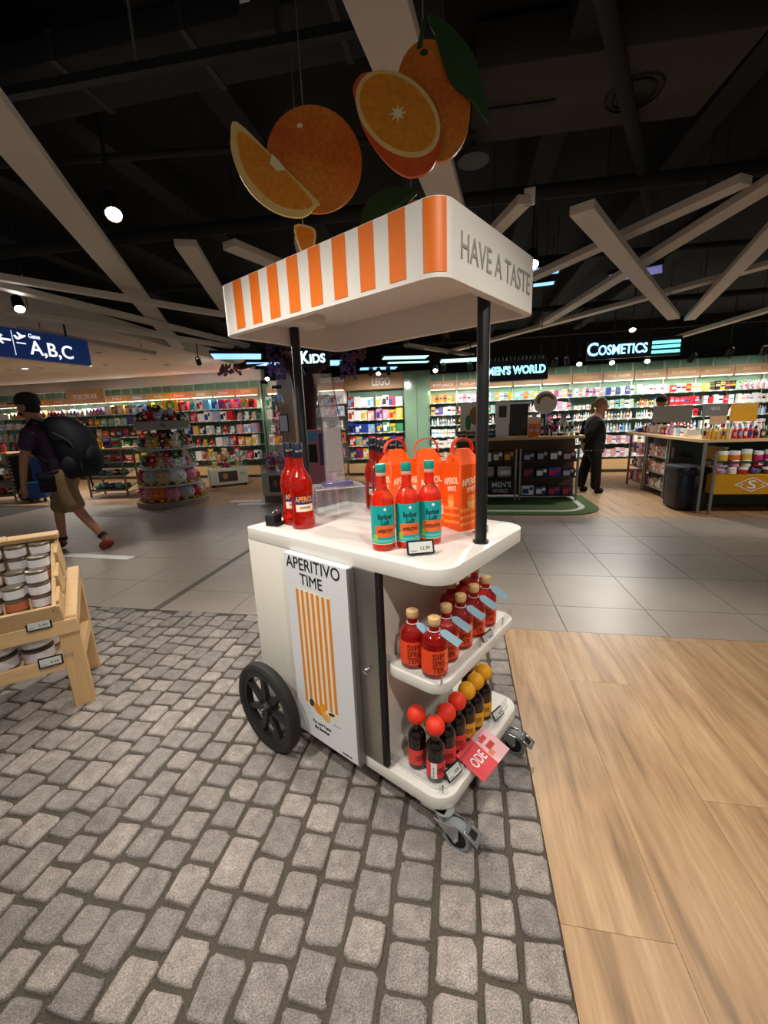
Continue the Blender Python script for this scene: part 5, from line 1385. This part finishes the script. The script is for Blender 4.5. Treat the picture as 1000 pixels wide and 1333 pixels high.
text('K', .15, .20, icy, sk, (.2, .015, .15), ext=.008, bold=.02); text('IDS', .27, .145, icy, sk, (.42, .015, .12), ext=.008, bold=.02)
for x in (.1, .5): MB().tube([(x, .05, .3), (x, .05, 1.03)], .006, 5).build('hanger_rod', blackm, sk)
lp = M('blue_light_panel', '#79aef0', .4, noise=0, emit=1.5); lt = M('teal_light_panel', '#9fe6e0', .4, noise=0, emit=1.5)
for k, (x0, y0, ln, dp_, rz, m_, z) in enumerate(((-2.3, 7.15, .75, .55, .27, lp, 2.5), (-2.15, 8.15, .6, .4, .3, lp, 2.5), (-1.1, 8.35, .75, .7, .2, lp, 2.5), (0, 9.6, .8, .4, .1, lp, 2.5), (.5, 7.9, .8, .35, .1, lt, 2.48), (.6, 8.6, .8, .2, .1, lt, 2.48), (1.65, 8.6, .8, .5, -.1, lt, 2.48), (1.80, 4.75, .26, .22, -.3, lp, 2.86), (1.95, 5.2, .22, .10, -.3, lp, 2.86), (2.95, 5.1, .5, .3, -.6, M('violet_light_panel', '#6f68b0', .4, noise=0, emit=.5), 2.9))):
    t_ = thing('light_panel', ('glowing teal' if m_ is lt else 'glowing blue') + ' ceiling light panel among the dark ceiling services', 'light panel', (x0, y0, z), rz, ('teal' if m_ is lt else 'blue') + ' ceiling light panels')
    MB().box(-ln / 2 - .02, ln / 2 + .02, -dp_ / 2 - .02, dp_ / 2 + .02, .005, .05).build('casing', blackm, t_); MB().box(-ln / 2, ln / 2, -dp_ / 2, dp_ / 2, -.004, .006).build('diffuser', m_, t_)
    for x in (-ln * .4, ln * .4): MB().tube([(x, 0, .04), (x, 0, 3.36 - z)], .005, 5).build('hanger_rod', blackm, t_)
ga = thing('gates_sign', 'dark blue hanging sign with an arrow, plane symbol and Gates A,B,C', 'sign', (-3.955, 6.03, 2.29), R(72))
# local x runs along the sign, facing local -y
GL = 1.45
MB().box(-GL, .0, 0, .09, 0, .33).build('sign_box', M('gates_blue', '#1b3f8a', .35, noise=.04, emit=.12), ga, bevel=.004, seg=1)
gw = M('gates_white', '#f4f6fa', .4, noise=0, emit=.9)
text('A,B,C', .52, .19, gw, ga, (-.50, -.002, .125), ext=.002, bold=.01)
text('Gates', .13, .05, gw, ga, (-.68, -.002, .27), ext=.002, bold=.01)
MB().box(-.925, -.92, -.003, .001, .03, .30).build('divider', gw, ga)
ar = MB(); ar.add([(x, -.003, z) for x, z in [(x_ + .115, z_) for x_, z_ in ((-1.22, .19), (-1.15, .245), (-1.135, .23), (-1.165, .203), (-1.06, .203), (-1.06, .18), (-1.165, .18), (-1.135, .15), (-1.15, .137))]], [(0, 1, 2, 3), (3, 4, 5, 6), (6, 7, 8, 0), (0, 3, 6)])
ar.build('arrow', gw, ga)
pln = MB(); pln.add([(x, -.003, z) for x, z in ((-.97, .25), (-.945, .255), (-.93, .235), (-.85, .27), (-.835, .268), (-.84, .252), (-.93, .205), (-.95, .215), (-.905, .243), (-.93, .29), (-.915, .292), (-.87, .262))], [(0, 1, 2, 7), (2, 3, 4, 5, 6, 7), (8, 9, 10, 11)]); pln.add([(x, -.003, z) for x, z in ((-.95, .165), (-.85, .165), (-.85, .178), (-.95, .178))], [(0, 1, 2, 3)])
pln.build('plane_symbol', gw, ga).location = (.06, 0, 0)
for x in (-1.2, -.25): MB().tube([(x, .045, .33), (x, .045, 1.07)], .012, 6).build('hanger_rod', blackm, ga)

# ------------------------------------------------------------------ plush tower
TC = (-5.45, 6.9)
tw_ = thing('plush_tower', 'round tiered display tower with grey wooden base for plush toys', 'display tower', W(*TC, 0), 0)
oakg = M('grey_oak', '#9c8a76', .6, noise=.15, scale=6)
for z0, z1, r_, nm in ((0, .10, .62, 'base_ring'), (.37, .40, .57, 'tier'), (.68, .71, .52, 'tier'), (1.02, 1.05, .50, 'tier')):
    MB().lathe([(r_ - .01, z0), (r_, z0 + .004), (r_, z1 - .004), (r_ - .01, z1)], 32).build(nm, oakg if nm == 'base_ring' else shelfm, tw_)
MB().tube([(0, 0, .1), (0, 0, 1.6)], .12, 12).build('column', darkgrey, tw_)
va = math.atan2(W(*TC).x, W(*TC).y)
hp = MB().box(-.42, .42, -.48, -.46, 1.40, 1.53).build('header_panel', greym, tw_, rz=-va)
b = MB(); b.box(-.05, .05, -.486, -.48, 1.455, 1.462); b.box(-.03, .0, -.486, -.48, 1.462, 1.485); b.box(.0, .04, -.486, -.48, 1.435, 1.455); b.build('bird_mark', ink, hp)
MB().lathe([(.46, 1.38), (.47, 1.40)], 28).build('top_tier', shelfm, tw_)
tv = W(*TC)
def on_tier(az, r_, z): return tv + Vector((r_ * math.sin(-va + az), -r_ * math.cos(-va + az), 0)) + Vector((0, 0, z))
def ring_plush(z, r_, n_, kind, cols, size, where, span=1.75):
    for i in range(n_):
        az = -span + 2 * span * (i + .5) / n_ + rp_.uniform(-.05, .05)
        sc_ = size * rp_.uniform(.85, 1.12)
        product(kind, cols[i % len(cols)], on_tier(az, r_, z), (sc_, sc_, sc_ * rp_.uniform(.85, 1.05)), -va + az + rp_.uniform(-.3, .3), where)
ring_plush(.1005, .42, 7, 'q', 'MPOPSRW', .34, 'on the base of the round plush tower')
ring_plush(.1005 + .20, .40, 6, 'u', 'RMPW', .15, 'heaped upon the base of the round plush tower')
ring_plush(.4005, .40, 6, 'q', 'RSNWPR', .31, 'on the lowest tier of the round plush tower')
ring_plush(.7105, .40, 11, 'u', 'AGTRNPCWPGW', .20, 'on the middle tier of the round plush tower')
ring_plush(.7105 + .1, .30, 9, 'u', 'WNCPRGT', .18, 'at the back of the middle plush tower tier')
ring_plush(1.0505, .39, 12, 'u', 'AGTNYTOCGRPK', .22, 'on the upper tier of the round plush tower')
ring_plush(1.0505 + .1, .29, 9, 'u', 'TNGRPKC', .20, 'at the back of the upper plush tower tier')
ring_plush(1.4005, .34, 10, 'u', 'TKTRSTRKST', .30, 'on top of the round plush tower')
ring_plush(1.4005, .16, 5, 'u', 'KTRST', .36, 'at the crown of the round plush tower')

def plush_bin(pos, rz, w, d, zb, zp, zt, label, pal, where, n_, lid):
    t = thing('plush_bin', label, 'display bin', pos, rz)
    MB().box(-w / 2, w / 2, -d / 2, d / 2, zb, zp).build('bin_box', M('pale_bin_print', '#cfd0bd', .5, noise=.08, scale=4), t, bevel=.006, seg=1)
    if lid: MB().box(-w / 2 + .02, w / 2 - .02, -d / 2 + .02, d / 2 - .02, 0, zb).build('plinth', M('grey_plinth', '#77766a', .6), t)
    else:
        for x in (-w * .42, w * .42):
            for y in (-d * .42, d * .42): MB().lathe([(.02, 0), (.028, .012), (.02, zb)], 8, (x, y, 0)).build('foot', blackm, t)
    for x0, x1, y0, y1 in ((-w / 2, w / 2, -d / 2, -d / 2 + .004), (-w / 2, w / 2, d / 2 - .004, d / 2), (-w / 2, -w / 2 + .004, -d / 2, d / 2), (w / 2 - .004, w / 2, -d / 2, d / 2)):
        MB().box(x0, x1, y0, y1, zp, zt - .12).build('clear_side', acr, t)
    ph_ = MB().box(-w * .28, w * .22, -d / 2 - .004, -d / 2, zb + .07, zp - .06).build('photo_print', M('photo_dark', '#4a4038', .4, noise=.6, scale=14), t)
    MB().ell((-w * .1, -d / 2 - .004, (zb + zp) / 2 + .01), (w * .07, .004, .07), 10, 7).build('photo_face', M('photo_skin', '#a87f60', .5, noise=.2), ph_)
    text('TOYS', w * .13, .05, ink, t, (w * .35, -d / 2 - .003, zp - .14))
    for i in range(n_):
        sc_ = rp_.uniform(.15, .2)
        p = Vector((rp_.uniform(-w / 2 + .09, w / 2 - .09), rp_.uniform(-d / 2 + .09, d / 2 - .09), zp + (zt - zp - .16) * (i // (n_ // 3 + 1)) / 3.0))
        product('u', pal[i % len(pal)], Vector(pos) + Matrix.Rotation(rz, 3, 'Z') @ p, (sc_, sc_, sc_), rz + rp_.uniform(-.8, .8), where)
    return t
plush_bin(W(-5.55, 9.0, 0), TH + R(38), .85, .62, .05, .42, .98, 'pale wheeled bin with photo print, filled with small plush toys', 'YRCTNAGYR', 'in the wheeled plush bin beside the tower', 26, False)
plush_bin(W(-3.30, 7.15, 0), TH + R(8), .62, .5, .12, .55, 1.0, 'pale printed bin with a dark photo, filled with pink plush toys', 'PMWPPS', 'in the printed bin behind the cart', 20, True)
pb = thing('pink_display_box', 'pink and violet printed display box standing behind the cart', 'display box', W(-2.35, 6.7, 0), TH + R(4))
MB().box(-.22, .22, -.15, .15, 0, 1.28).build('box_body', PAL['P'], pb, bevel=.006, seg=1); MB().box(-.19, -.02, -.155, -.15, .75, 1.05).build('box_picture', PAL['K'], pb); MB().box(.02, .19, -.155, -.15, .7, 1.22).build('box_panel', PAL['V'], pb)
MB().box(-.19, .0, -.155, -.15, 1.1, 1.25).build('box_panel', PAL['L'], pb)

# ------------------------------------------------------------------ racks at the far left
def rack(s0, t0, rz, w, tiers, label, goods, where, top=1.0):
    t = thing('sales_rack', label, 'rack', W(s0, t0, 0), rz)
    fr_ = lambda a, b_, z: W(s0, t0, 0) + Matrix.Rotation(rz, 3, 'Z') @ Vector((a, b_, z))
    for x in (0, w):
        for y in (0, .45): MB().box(x - .015, x + .015, y - .015, y + .015, 0, top).build('leg', greym, t)
        MB().box(x - .012, x + .012, 0, .45, .06, .085).build('side_bar', greym, t)
    MB().box(-.06, w + .06, -.06, .52, top, top + .035).build('top_board', wood, t, bevel=.003, seg=1)
    for k, z in enumerate(tiers):
        sh = MB(); q_ = Matrix.Translation((0, 0, z)) @ Matrix.Rotation(R(14), 4, 'X'); sh.box(0, w, 0, .45, 0, .015, tf=q_); sh.box(0, w, -.012, 0, 0, .045, tf=q_); sh.build('sloping_shelf', greym, t)
        kd, cols = goods[k][0], goods[k][1:]
        fill(.02, w - .01, .05, z + .045, kd, cols, .13, .13, .2, f'on {"the upper" if k == 0 else "the middle" if k == 1 else "the lower"} shelf of {where}', rz, frame=fr_)
    kd, cols = goods[-1][0], goods[-1][1:]
    fill(.0, w, .02, top + .0355, kd, cols, .16, .26, .12, f'on top of {where}', rz, frame=fr_)
    return t
rack(-10.0, 6.7, TH + R(28), .72, (.72, .42, .12), 'metal rack with sloping shelves of sweets beside the basket stack', ['pGN', 'pTR', 'pRT', 'pRRGG'], 'the rack beside the basket stack')
rack(-7.92, 7.48, TH + R(10), .80, (.72, .42, .12), 'metal rack with sloping shelves of snack bags behind the walking man', ['pORW', 'pTGW', 'pAGB', 'pYGVC'], 'the rack behind the walking man')
rack(-7.0, 8.0, TH + R(4), .70, (.72, .42, .12), 'metal rack with sloping shelves half hidden by the plush tower', ['pRTR', 'pTNR', 'pBGT', 'pYGRV'], 'the rack half hidden by the plush tower')
bkm, bkb = M('black_basket', '#16171b', .5, noise=.1), M('blue_basket', '#1f4f9c', .5, noise=.1)
for k in range(11):
    t_ = thing('shopping_basket', 'black plastic shopping basket in the tall stack by the sweets rack', 'basket', W(-9.15, 7.2, .02 + k * .075), TH + R(20), 'stacked black baskets')
    b = MB(); o_, i_ = rrect(-.2, .2, -.14, .14, .04, 3), rrect(-.185, .185, -.125, .125, .035, 3); n_ = len(o_)
    lo = rrect(-.17, .17, -.11, .11, .035, 3)
    b.add([(x, y, 0) for x, y in lo] + [(x, y, .20) for x, y in o_] + [(x, y, .20) for x, y in i_], [tuple(range(n_))] + [(j, (j + 1) % n_, n_ + (j + 1) % n_, n_ + j) for j in range(n_)] + [(n_ + j, n_ + (j + 1) % n_, 2 * n_ + (j + 1) % n_, 2 * n_ + j) for j in range(n_)])
    b.build('tub', bkm, t_); MB().box(-.21, .21, -.15, -.135, .175, .20).build('rim', bkm, t_)
tr2 = thing('basket_trolley', 'blue basket trolley on wheels beside the stack of baskets', 'trolley', W(-8.72, 7.05, 0), TH + R(20))
MB().box(-.16, .16, -.13, .13, .08, .42).build('tub', bkb, tr2, bevel=.02); MB().tube([(-.14, .12, .4), (-.14, .14, .95), (.14, .14, .95), (.14, .12, .4)], .012, 6).build('pull_handle', bkb, tr2)
MB().box(-.13, .13, .10, .125, .42, .90).build('back_net', bkb, tr2)
for x in (-.13, .13):
    for y in (-.1, .1): MB().lathe([(.04, -.012), (.04, .012)], 10, tf=Matrix.Translation((x, y, .04)) @ Matrix.Rotation(PI / 2, 4, 'Y')).build('wheel', rubber, tr2)

# ------------------------------------------------------------------ men's world stand
G0, GT = .42, 6.95
gd = thing('mens_stand', "wooden topped stand with metal frame racks beside the MEN'S WORLD panel", 'stand', W(G0, GT, 0), TH)
MB().box(-.55, 1.45, -.06, .62, 1.0, 1.045).build('worktop', wood, gd, bevel=.003, seg=1)
MB().box(-.5, 1.40, .30, .34, .05, 1.0).build('rear_board', M('dark_oak_panel', '#5e4a36', .6, noise=.15), gd)
for x in (-.5, .44, .51, 1.38): MB().box(x - .015, x + .015, -.02, .01, 0, .86).build('frame_leg', greym, gd)
for z in (.10, .40, .66):
    MB().box(.50, 1.38, -.01, .30, z - .02, z).build('rack_shelf', darkgrey, gd)
    if z > .2: MB().box(-.5, .45, -.01, .30, z - .02, z).build('rack_shelf', darkgrey, gd)
np_ = MB().box(-.48, .43, -.03, -.012, .12, .36).build('name_panel', navy, gd)
text("MEN'S", .30, .09, paper, np_, (.22, -.031, .285), ext=.001, bold=.005); text('WORLD', .24, .06, paper, np_, (.20, -.031, .18), ext=.001)
gf = lambda a, b_, z: W(G0 + a, GT + b_, z)
for z, (kd, cols), nm in ((.6605, ('g', 'DBRKD'), 'upper'), (.4005, ('g', 'DDB'), 'middle'), (.1005, ('g', 'BDWD'), 'lower')):
    fill(.54, 1.36, .02, z, kd, cols, .15, .17, .08, f"on the {nm} shelf of the men's stand end rack", frame=gf, gap=1.15)
fill(-.46, .42, .02, .6605, 'g', 'NWTW', .13, .18, .08, "on the upper shelf beside the MEN'S WORLD panel", frame=gf, gap=1.2)
fill(-.46, .42, .02, .4005, 'p', 'SS', .20, .19, .12, "on the shelf right above the MEN'S WORLD panel", frame=gf, gap=1.1)
fill(-.5, .25, .10, 1.0455, 'c', 'KTK', .12, .13, .1, "on top of the men's stand beside the black display", frame=gf, gap=1.1)
for k in range(2): tag(put('orange_gift_tube', UM['c'], None, gf(.66 + .085 * k, .0, 1.0455), TH, scale=(.07, .07, .20)), "slim orange gift carton at the front edge of the men's stand", 'carton', 'slim orange cartons on the men\'s stand').material_slots[0].link = 'OBJECT'
for o in COL.objects:
    if o.name.startswith('orange_gift_tube'): o.material_slots[0].material = PAL['O']
oc = tag(MB().box(-.09, .09, 0, .01, 0, .30).build('header_card', PAL['C'], None, gf(.70, .06, 1.0455), TH), "cream header card standing behind the orange cartons", 'card')
bd = thing('black_display', "black glossy display cabinet on the men's stand", 'display', gf(.36, .36, 1.0455), TH)
MB().box(-.05, .30, 0, .1, 0, .52).build('cabinet', M('gloss_black', '#060607', .25, coat=.2), bd, bevel=.005, seg=1); MB().box(-.06, .34, .0, .1, .52, .55).build('top_cap', M('white_cap_rail', '#e8eef0', .4, noise=.02), bd)  # plain white rail along the cabinet top
for k in range(3): MB().box(-.01 + k * .10, .06 + k * .10, -.004, 0, .12, .42).build('portrait', M('dark_portrait', '#2c2420', .4, noise=.5, scale=20), bd)
MB().box(.31, .335, 0, .1, 0, .52).build('clear_edge', acr, bd)
po = thing('framed_poster', "white framed poster of a man standing left on the men's stand", 'poster', gf(.22, .05, 1.25), TH)
MB().box(-.11, .11, 0, .015, 0, .36).build('frame', paper, po, bevel=.003, seg=1); MB().box(-.06, .06, -.003, 0, .11, .29).build('picture', M('photo_dark', '#4a4038'), po)
MB().box(-.1, .1, 0, .02, -.205, 0).build('foot', paper, po)
fp = thing('floral_poster', 'white poster with a golden bouquet print standing behind the canopy post', 'poster', W(.17, 7.72, 0), TH)
MB().box(-.2, .2, 0, .02, 0, 1.62).build('panel', paper, fp); MB().ell((.06, -.002, 1.40), (.10, .004, .16), 12, 8).build('bouquet', M('bouquet_gold', '#a67a2c', .5, noise=.5, scale=30), fp); MB().ell((-.06, -.002, 1.28), (.05, .004, .14), 10, 8).build('green_leaf', PAL['G'], fp)
rs = thing('round_sign', "round white sign with a golden swirl standing on the men's stand", 'sign', gf(.90, .25, 1.0455), TH)
MB().tube([(0, .02, 0), (0, .02, .42)], .015, 8).build('stalk', blackm, rs)
MB().lathe([(.175, -.012), (.18, 0), (.175, .012)], 32, tf=Matrix.Translation((0, 0, .52)) @ Matrix.Rotation(PI / 2, 4, 'X')).build('disc', M('disc_white', '#e2dedb', .35, noise=.05), rs)
sw = MB(); oo, ii = [], []
for k in range(15):
    a = R(200 - 13 * k); oo.append((.14 * math.cos(a), .545 + .115 * math.sin(a))); ii.append((.095 * math.cos(a) + .008, .53 + .08 * math.sin(a)))
pp = oo + ii[::-1]; n_ = len(oo)
sw.add([(x, -.0135, z) for x, z in oo] + [(x, -.0135, z) for x, z in ii], [(k, k + 1, n_ + k + 1, n_ + k) for k in range(n_ - 1)]); sw.build('swirl', M('swirl_gold', '#9a6a34', .3, .3, noise=.3, scale=8), rs)
for k in range(7):
    product('b', 'K', gf(.84 + .075 * k, .10, 1.0455), (.06, .06, .20), TH, "in the row on top of the men's stand before the round sign")
for k in range(5): product('c', 'KSW'[k % 3], gf(.72 + .12 * k, .30, 1.0455), (.09, .06, .27), TH, "at the back of the men's stand below the round sign")
fill(.98, 1.4, .0, 1.0455, 'j', 'SKS', .06, .07, .06, "at the right front corner of the men's stand", frame=gf, gap=1.3)
tag(MB().box(-.18, .06, -.02, .14, 0, .06).build('red_gift_box', PAL['R'], None, gf(1.33, .2, .90), TH, bevel=.006, seg=1), "small red box under the end of the men's stand top", 'box') if False else None

# ------------------------------------------------------------------ island on the right
I0, IT = 3.14, 6.1        # front left corner of the island
isl = thing('island_table', 'long wooden topped sales island on metal frames', 'table', W(I0, IT, 0), TH)
MB().box(-.05, 1.9, .0, 2.55, .945, .985).build('worktop', wood, isl, bevel=.003, seg=1)
MB().box(.35, 1.6, .35, 2.4, .05, .94).build('core_cabinet', M('dark_green_core', '#20382e', .6, noise=.1), isl)
for y in (.02, .95, 1.02, 1.75, 1.82, 2.5): MB().box(-.015, .015, y - .015, y + .015, 0, .945).build('frame_leg', greym, isl)
for y0, y1 in ((1.02, 1.75), (1.82, 2.5)):
    for z in (.12, .38, .64): MB().box(.0, .34, y0, y1, z - .018, z).build('rack_shelf', greym, isl)
ifr = lambda a, b_, z: W(I0 + b_, IT + 2.5 - a, z)
for j, (z, g1, g2) in enumerate(((.6405, 'cPRW', 'cRPWG'), (.3805, 'bSRW', 'cNPC'), (.1205, 'cMRS', 'bSWN'))):
    nm = ['upper', 'middle', 'lower'][j]
    fill(.02, .66, .02, z, g1[0], g1[1:], .085, .19, .08, f'on the {nm} shelf of the island rack nearest the back wall', TH - PI / 2, frame=ifr)
    fill(.77, 1.46, .02, z, g2[0], g2[1:], .085, .19, .08, f'on the {nm} shelf of the island rack beside the navy bin', TH - PI / 2, frame=ifr)
tag(MB().box(-.06, .06, -.1, .1, 0, .08).build('blue_bag', PAL['B'], None, ifr(.12, .10, .9855 - .0), TH, bevel=.03), 'blue soft bag at the far corner of the sales island', 'bag')
# things standing on the island top
fill(.35, 1.35, .06, .9855, 'b', 'PNSR', .065, .17, .06, 'along the aisle edge of the island top', TH - PI / 2, frame=ifr)
fill(.35, 1.35, .22, .9855, 'c', 'SKRN', .07, .15, .06, 'in the second row of the island top', TH - PI / 2, frame=ifr)
fill(1.45, 1.75, .05, .9855, 'c', 'WAW', .09, .14, .05, 'slanting on the island top beside the yellow bottles', TH - PI / 2, frame=ifr)
ffr = lambda a, b_, z: W(I0 + a, IT + b_, z)
fill(.02, .30, .06, .9855, 'b', 'Y', .05, .20, .05, 'at the front corner of the island top', frame=ffr)
fill(.32, .62, .06, .9855, 'b', 'R', .055, .19, .05, 'in the front row of the island top', frame=ffr)
fill(.64, 1.5, .06, .9855, 'b', 'GYTVG', .055, .19, .05, 'in the front row of the island top', frame=ffr)
fill(.02, 1.5, .16, .9855, 'b', 'WW', .06, .21, .05, 'in the second row at the front of the island top', frame=ffr)
def sign_board(a, b_, w, z0, z1, mat, label, rz, name='shelf_talker', extra=None):
    t = thing(name, label, 'sign', W(I0 + a, IT + b_, z0), rz)
    MB().box(-w / 2, w / 2, 0, .02, 0, z1 - z0).build('panel', mat, t, bevel=.003, seg=1)
    if extra: text(extra[0], extra[1], extra[2], extra[3], t, (0, -.002, (z1 - z0) * extra[4]), ext=.001)
    for x in (-w * .4, w * .4): MB().box(x - .008, x + .008, .004, .016, -(z0 - .985), 0).build('support', greym, t)
    return t
greysign = M('grey_sign', '#77777a', .5, noise=.04)
sign_board(.64, .46, .32, 1.19, 1.43, M('amber_sign', '#d69a14', .45, noise=.04), 'square amber sign on the front of the sales island', TH, extra=("L'OCCITANE", .24, .026, gold, .86))
sign_board(.62, 1.1, .34, 1.26, 1.44, greysign, 'grey sign with white lettering in the middle of the sales island', TH, extra=('MADE FOR', .12, .05, paper, .6))
sign_board(.67, 1.08, .22, 1.14, 1.26, PAL['N'], 'beige portrait card under the grey sign on the sales island', TH)
sign_board(.40, 1.9, .60, 1.16, 1.44, M('pale_grey_sign', '#8a8580', .5, noise=.04), 'pale grey divider sign at the far end of the sales island', TH)
sh_ = thing('person', 'person mostly hidden behind the pale grey divider sign', 'person', W(3.80, 9.1, 0), TH)
skin('body', [(0, 0, .85), (0, 0, 1.05), (0, 0, 1.28), (0, 0, 1.38), (0, 0, 1.46), (0, .17, 1.26), (0, .22, 1.0), (0, .2, .78), (0, -.17, 1.26), (0, -.22, 1.0), (0, -.2, .78), (0, .09, .45), (0, .09, .0), (0, -.09, .45), (0, -.09, .0)], [(0, 1), (1, 2), (2, 3), (3, 4), (2, 5), (5, 6), (6, 7), (2, 8), (8, 9), (9, 10), (0, 11), (11, 12), (0, 13), (13, 14)],
     [.14, .13, .11, .05, .07, .06, .045, .035, .06, .045, .035, .075, .05, .075, .05], blk, sh_)
MB().ell((0, 0, 1.52), (.085, .085, .11), 12, 9).build('head', skinm, sh_); MB().ell((0, 0, 1.565), (.10, .10, .10), 12, 8).build('hair', hairm, sh_)
# amber stand at the front of the island
am = M('amber_panel', '#c9900f', .45, noise=.05)
ys = thing('amber_stand', 'amber fronted stand with a white diamond emblem under the sales island', 'stand', W(I0 + .12, IT - .06, 0), TH)
MB().box(0, 1.7, 0, .34, .27, .53).build('front_tray', am, ys, bevel=.004, seg=1)
MB().box(.0, 1.7, .02, .34, .68, .70).build('upper_shelf', darkgrey, ys)
for x in (-.02, 1.7): MB().box(x - .015, x + .015, -.012, .012, 0, .84).build('frame_leg', greym, ys)
MB().box(.105, .125, .06, .55, .28, .86).build('side_panel', am, ys, bevel=.003, seg=1)
MB().box(.09, .13, .04, .57, .86, .88).build('panel_cap', greym, ys)
dm = MB()
def diamond(cx, cz, a, b, w):
    o_ = [(cx - a, cz), (cx, cz + b), (cx + a, cz), (cx, cz - b)]; i_ = [(cx - a + w * 1.8, cz), (cx, cz + b - w), (cx + a - w * 1.8, cz), (cx, cz - b + w)]
    dm.add([(x, -.003, z) for x, z in o_] + [(x, -.003, z) for x, z in i_], [(k, (k + 1) % 4, 4 + (k + 1) % 4, 4 + k) for k in range(4)])
diamond(.43, .40, .20, .095, .010); diamond(.29, .40, .045, .025, .008); diamond(.57, .40, .045, .025, .008); dm.build('emblem_frame', paper, ys)
text('S', .095, .11, paper, ys, (.43, -.003, .40), ext=.001, bold=.01)
dm = MB(); diamond(0, 0, .07, .05, .008); dm.build('side_emblem', paper, ys, (.103, .30, .52), -PI / 2)
yfr = lambda a, b_, z: W(I0 + .12 + a, IT - .06 + b_, z)
fill(.03, .44, .04, .7005, 'j', 'YOY', .11, .15, .1, 'on the upper shelf of the amber stand', frame=yfr)
fill(.45, .95, .04, .7005, 'j', 'M', .11, .15, .1, 'on the upper shelf of the amber stand', frame=yfr)
fill(.97, 1.65, .04, .7005, 'c', 'OYO', .11, .15, .1, 'on the upper shelf of the amber stand', frame=yfr)
for i in range(48):
    c_, r_, l_ = i % 12, (i // 12) % 2, i // 24
    p = yfr(.09 + c_ * .132 + .02 * l_, .085 + r_ * .145, .5305 + .092 * l_)
    product('j' if (c_ + r_) % 3 else 'p', 'PWTVRC'[(c_ * 5 + r_ * 3 + l_) % 6], p, (.115, .115, .09), rp_.random() * .3, 'heaped in the front tray of the amber stand')
bn = thing('waste_bin', 'dark navy waste bin with angled corners beside the amber stand', 'bin', W(3.14, 6.45, 0), TH)
MB().prism([(-.17, -.22), (.14, -.22), (.19, -.17), (.19, .18), (.14, .22), (-.17, .22), (-.21, .18), (-.21, -.17)], .03, .60).build('bin_body', M('navy_bin', '#0f1826', .5, noise=.1), bn, bevel=.006, seg=1)
MB().prism([(-.18, -.23), (.15, -.23), (.20, -.18), (.20, .19), (.15, .23), (-.18, .23), (-.22, .19), (-.22, -.18)], .50, .61).build('bin_collar', M('navy_bin', '#0f1826'), bn, bevel=.006, seg=1)
MB().box(-.12, .10, -.14, .14, .606, .612).build('bin_opening', blackm, bn); MB().box(-.15, .13, -.18, .18, 0, .03).build('bin_foot', blackm, bn)
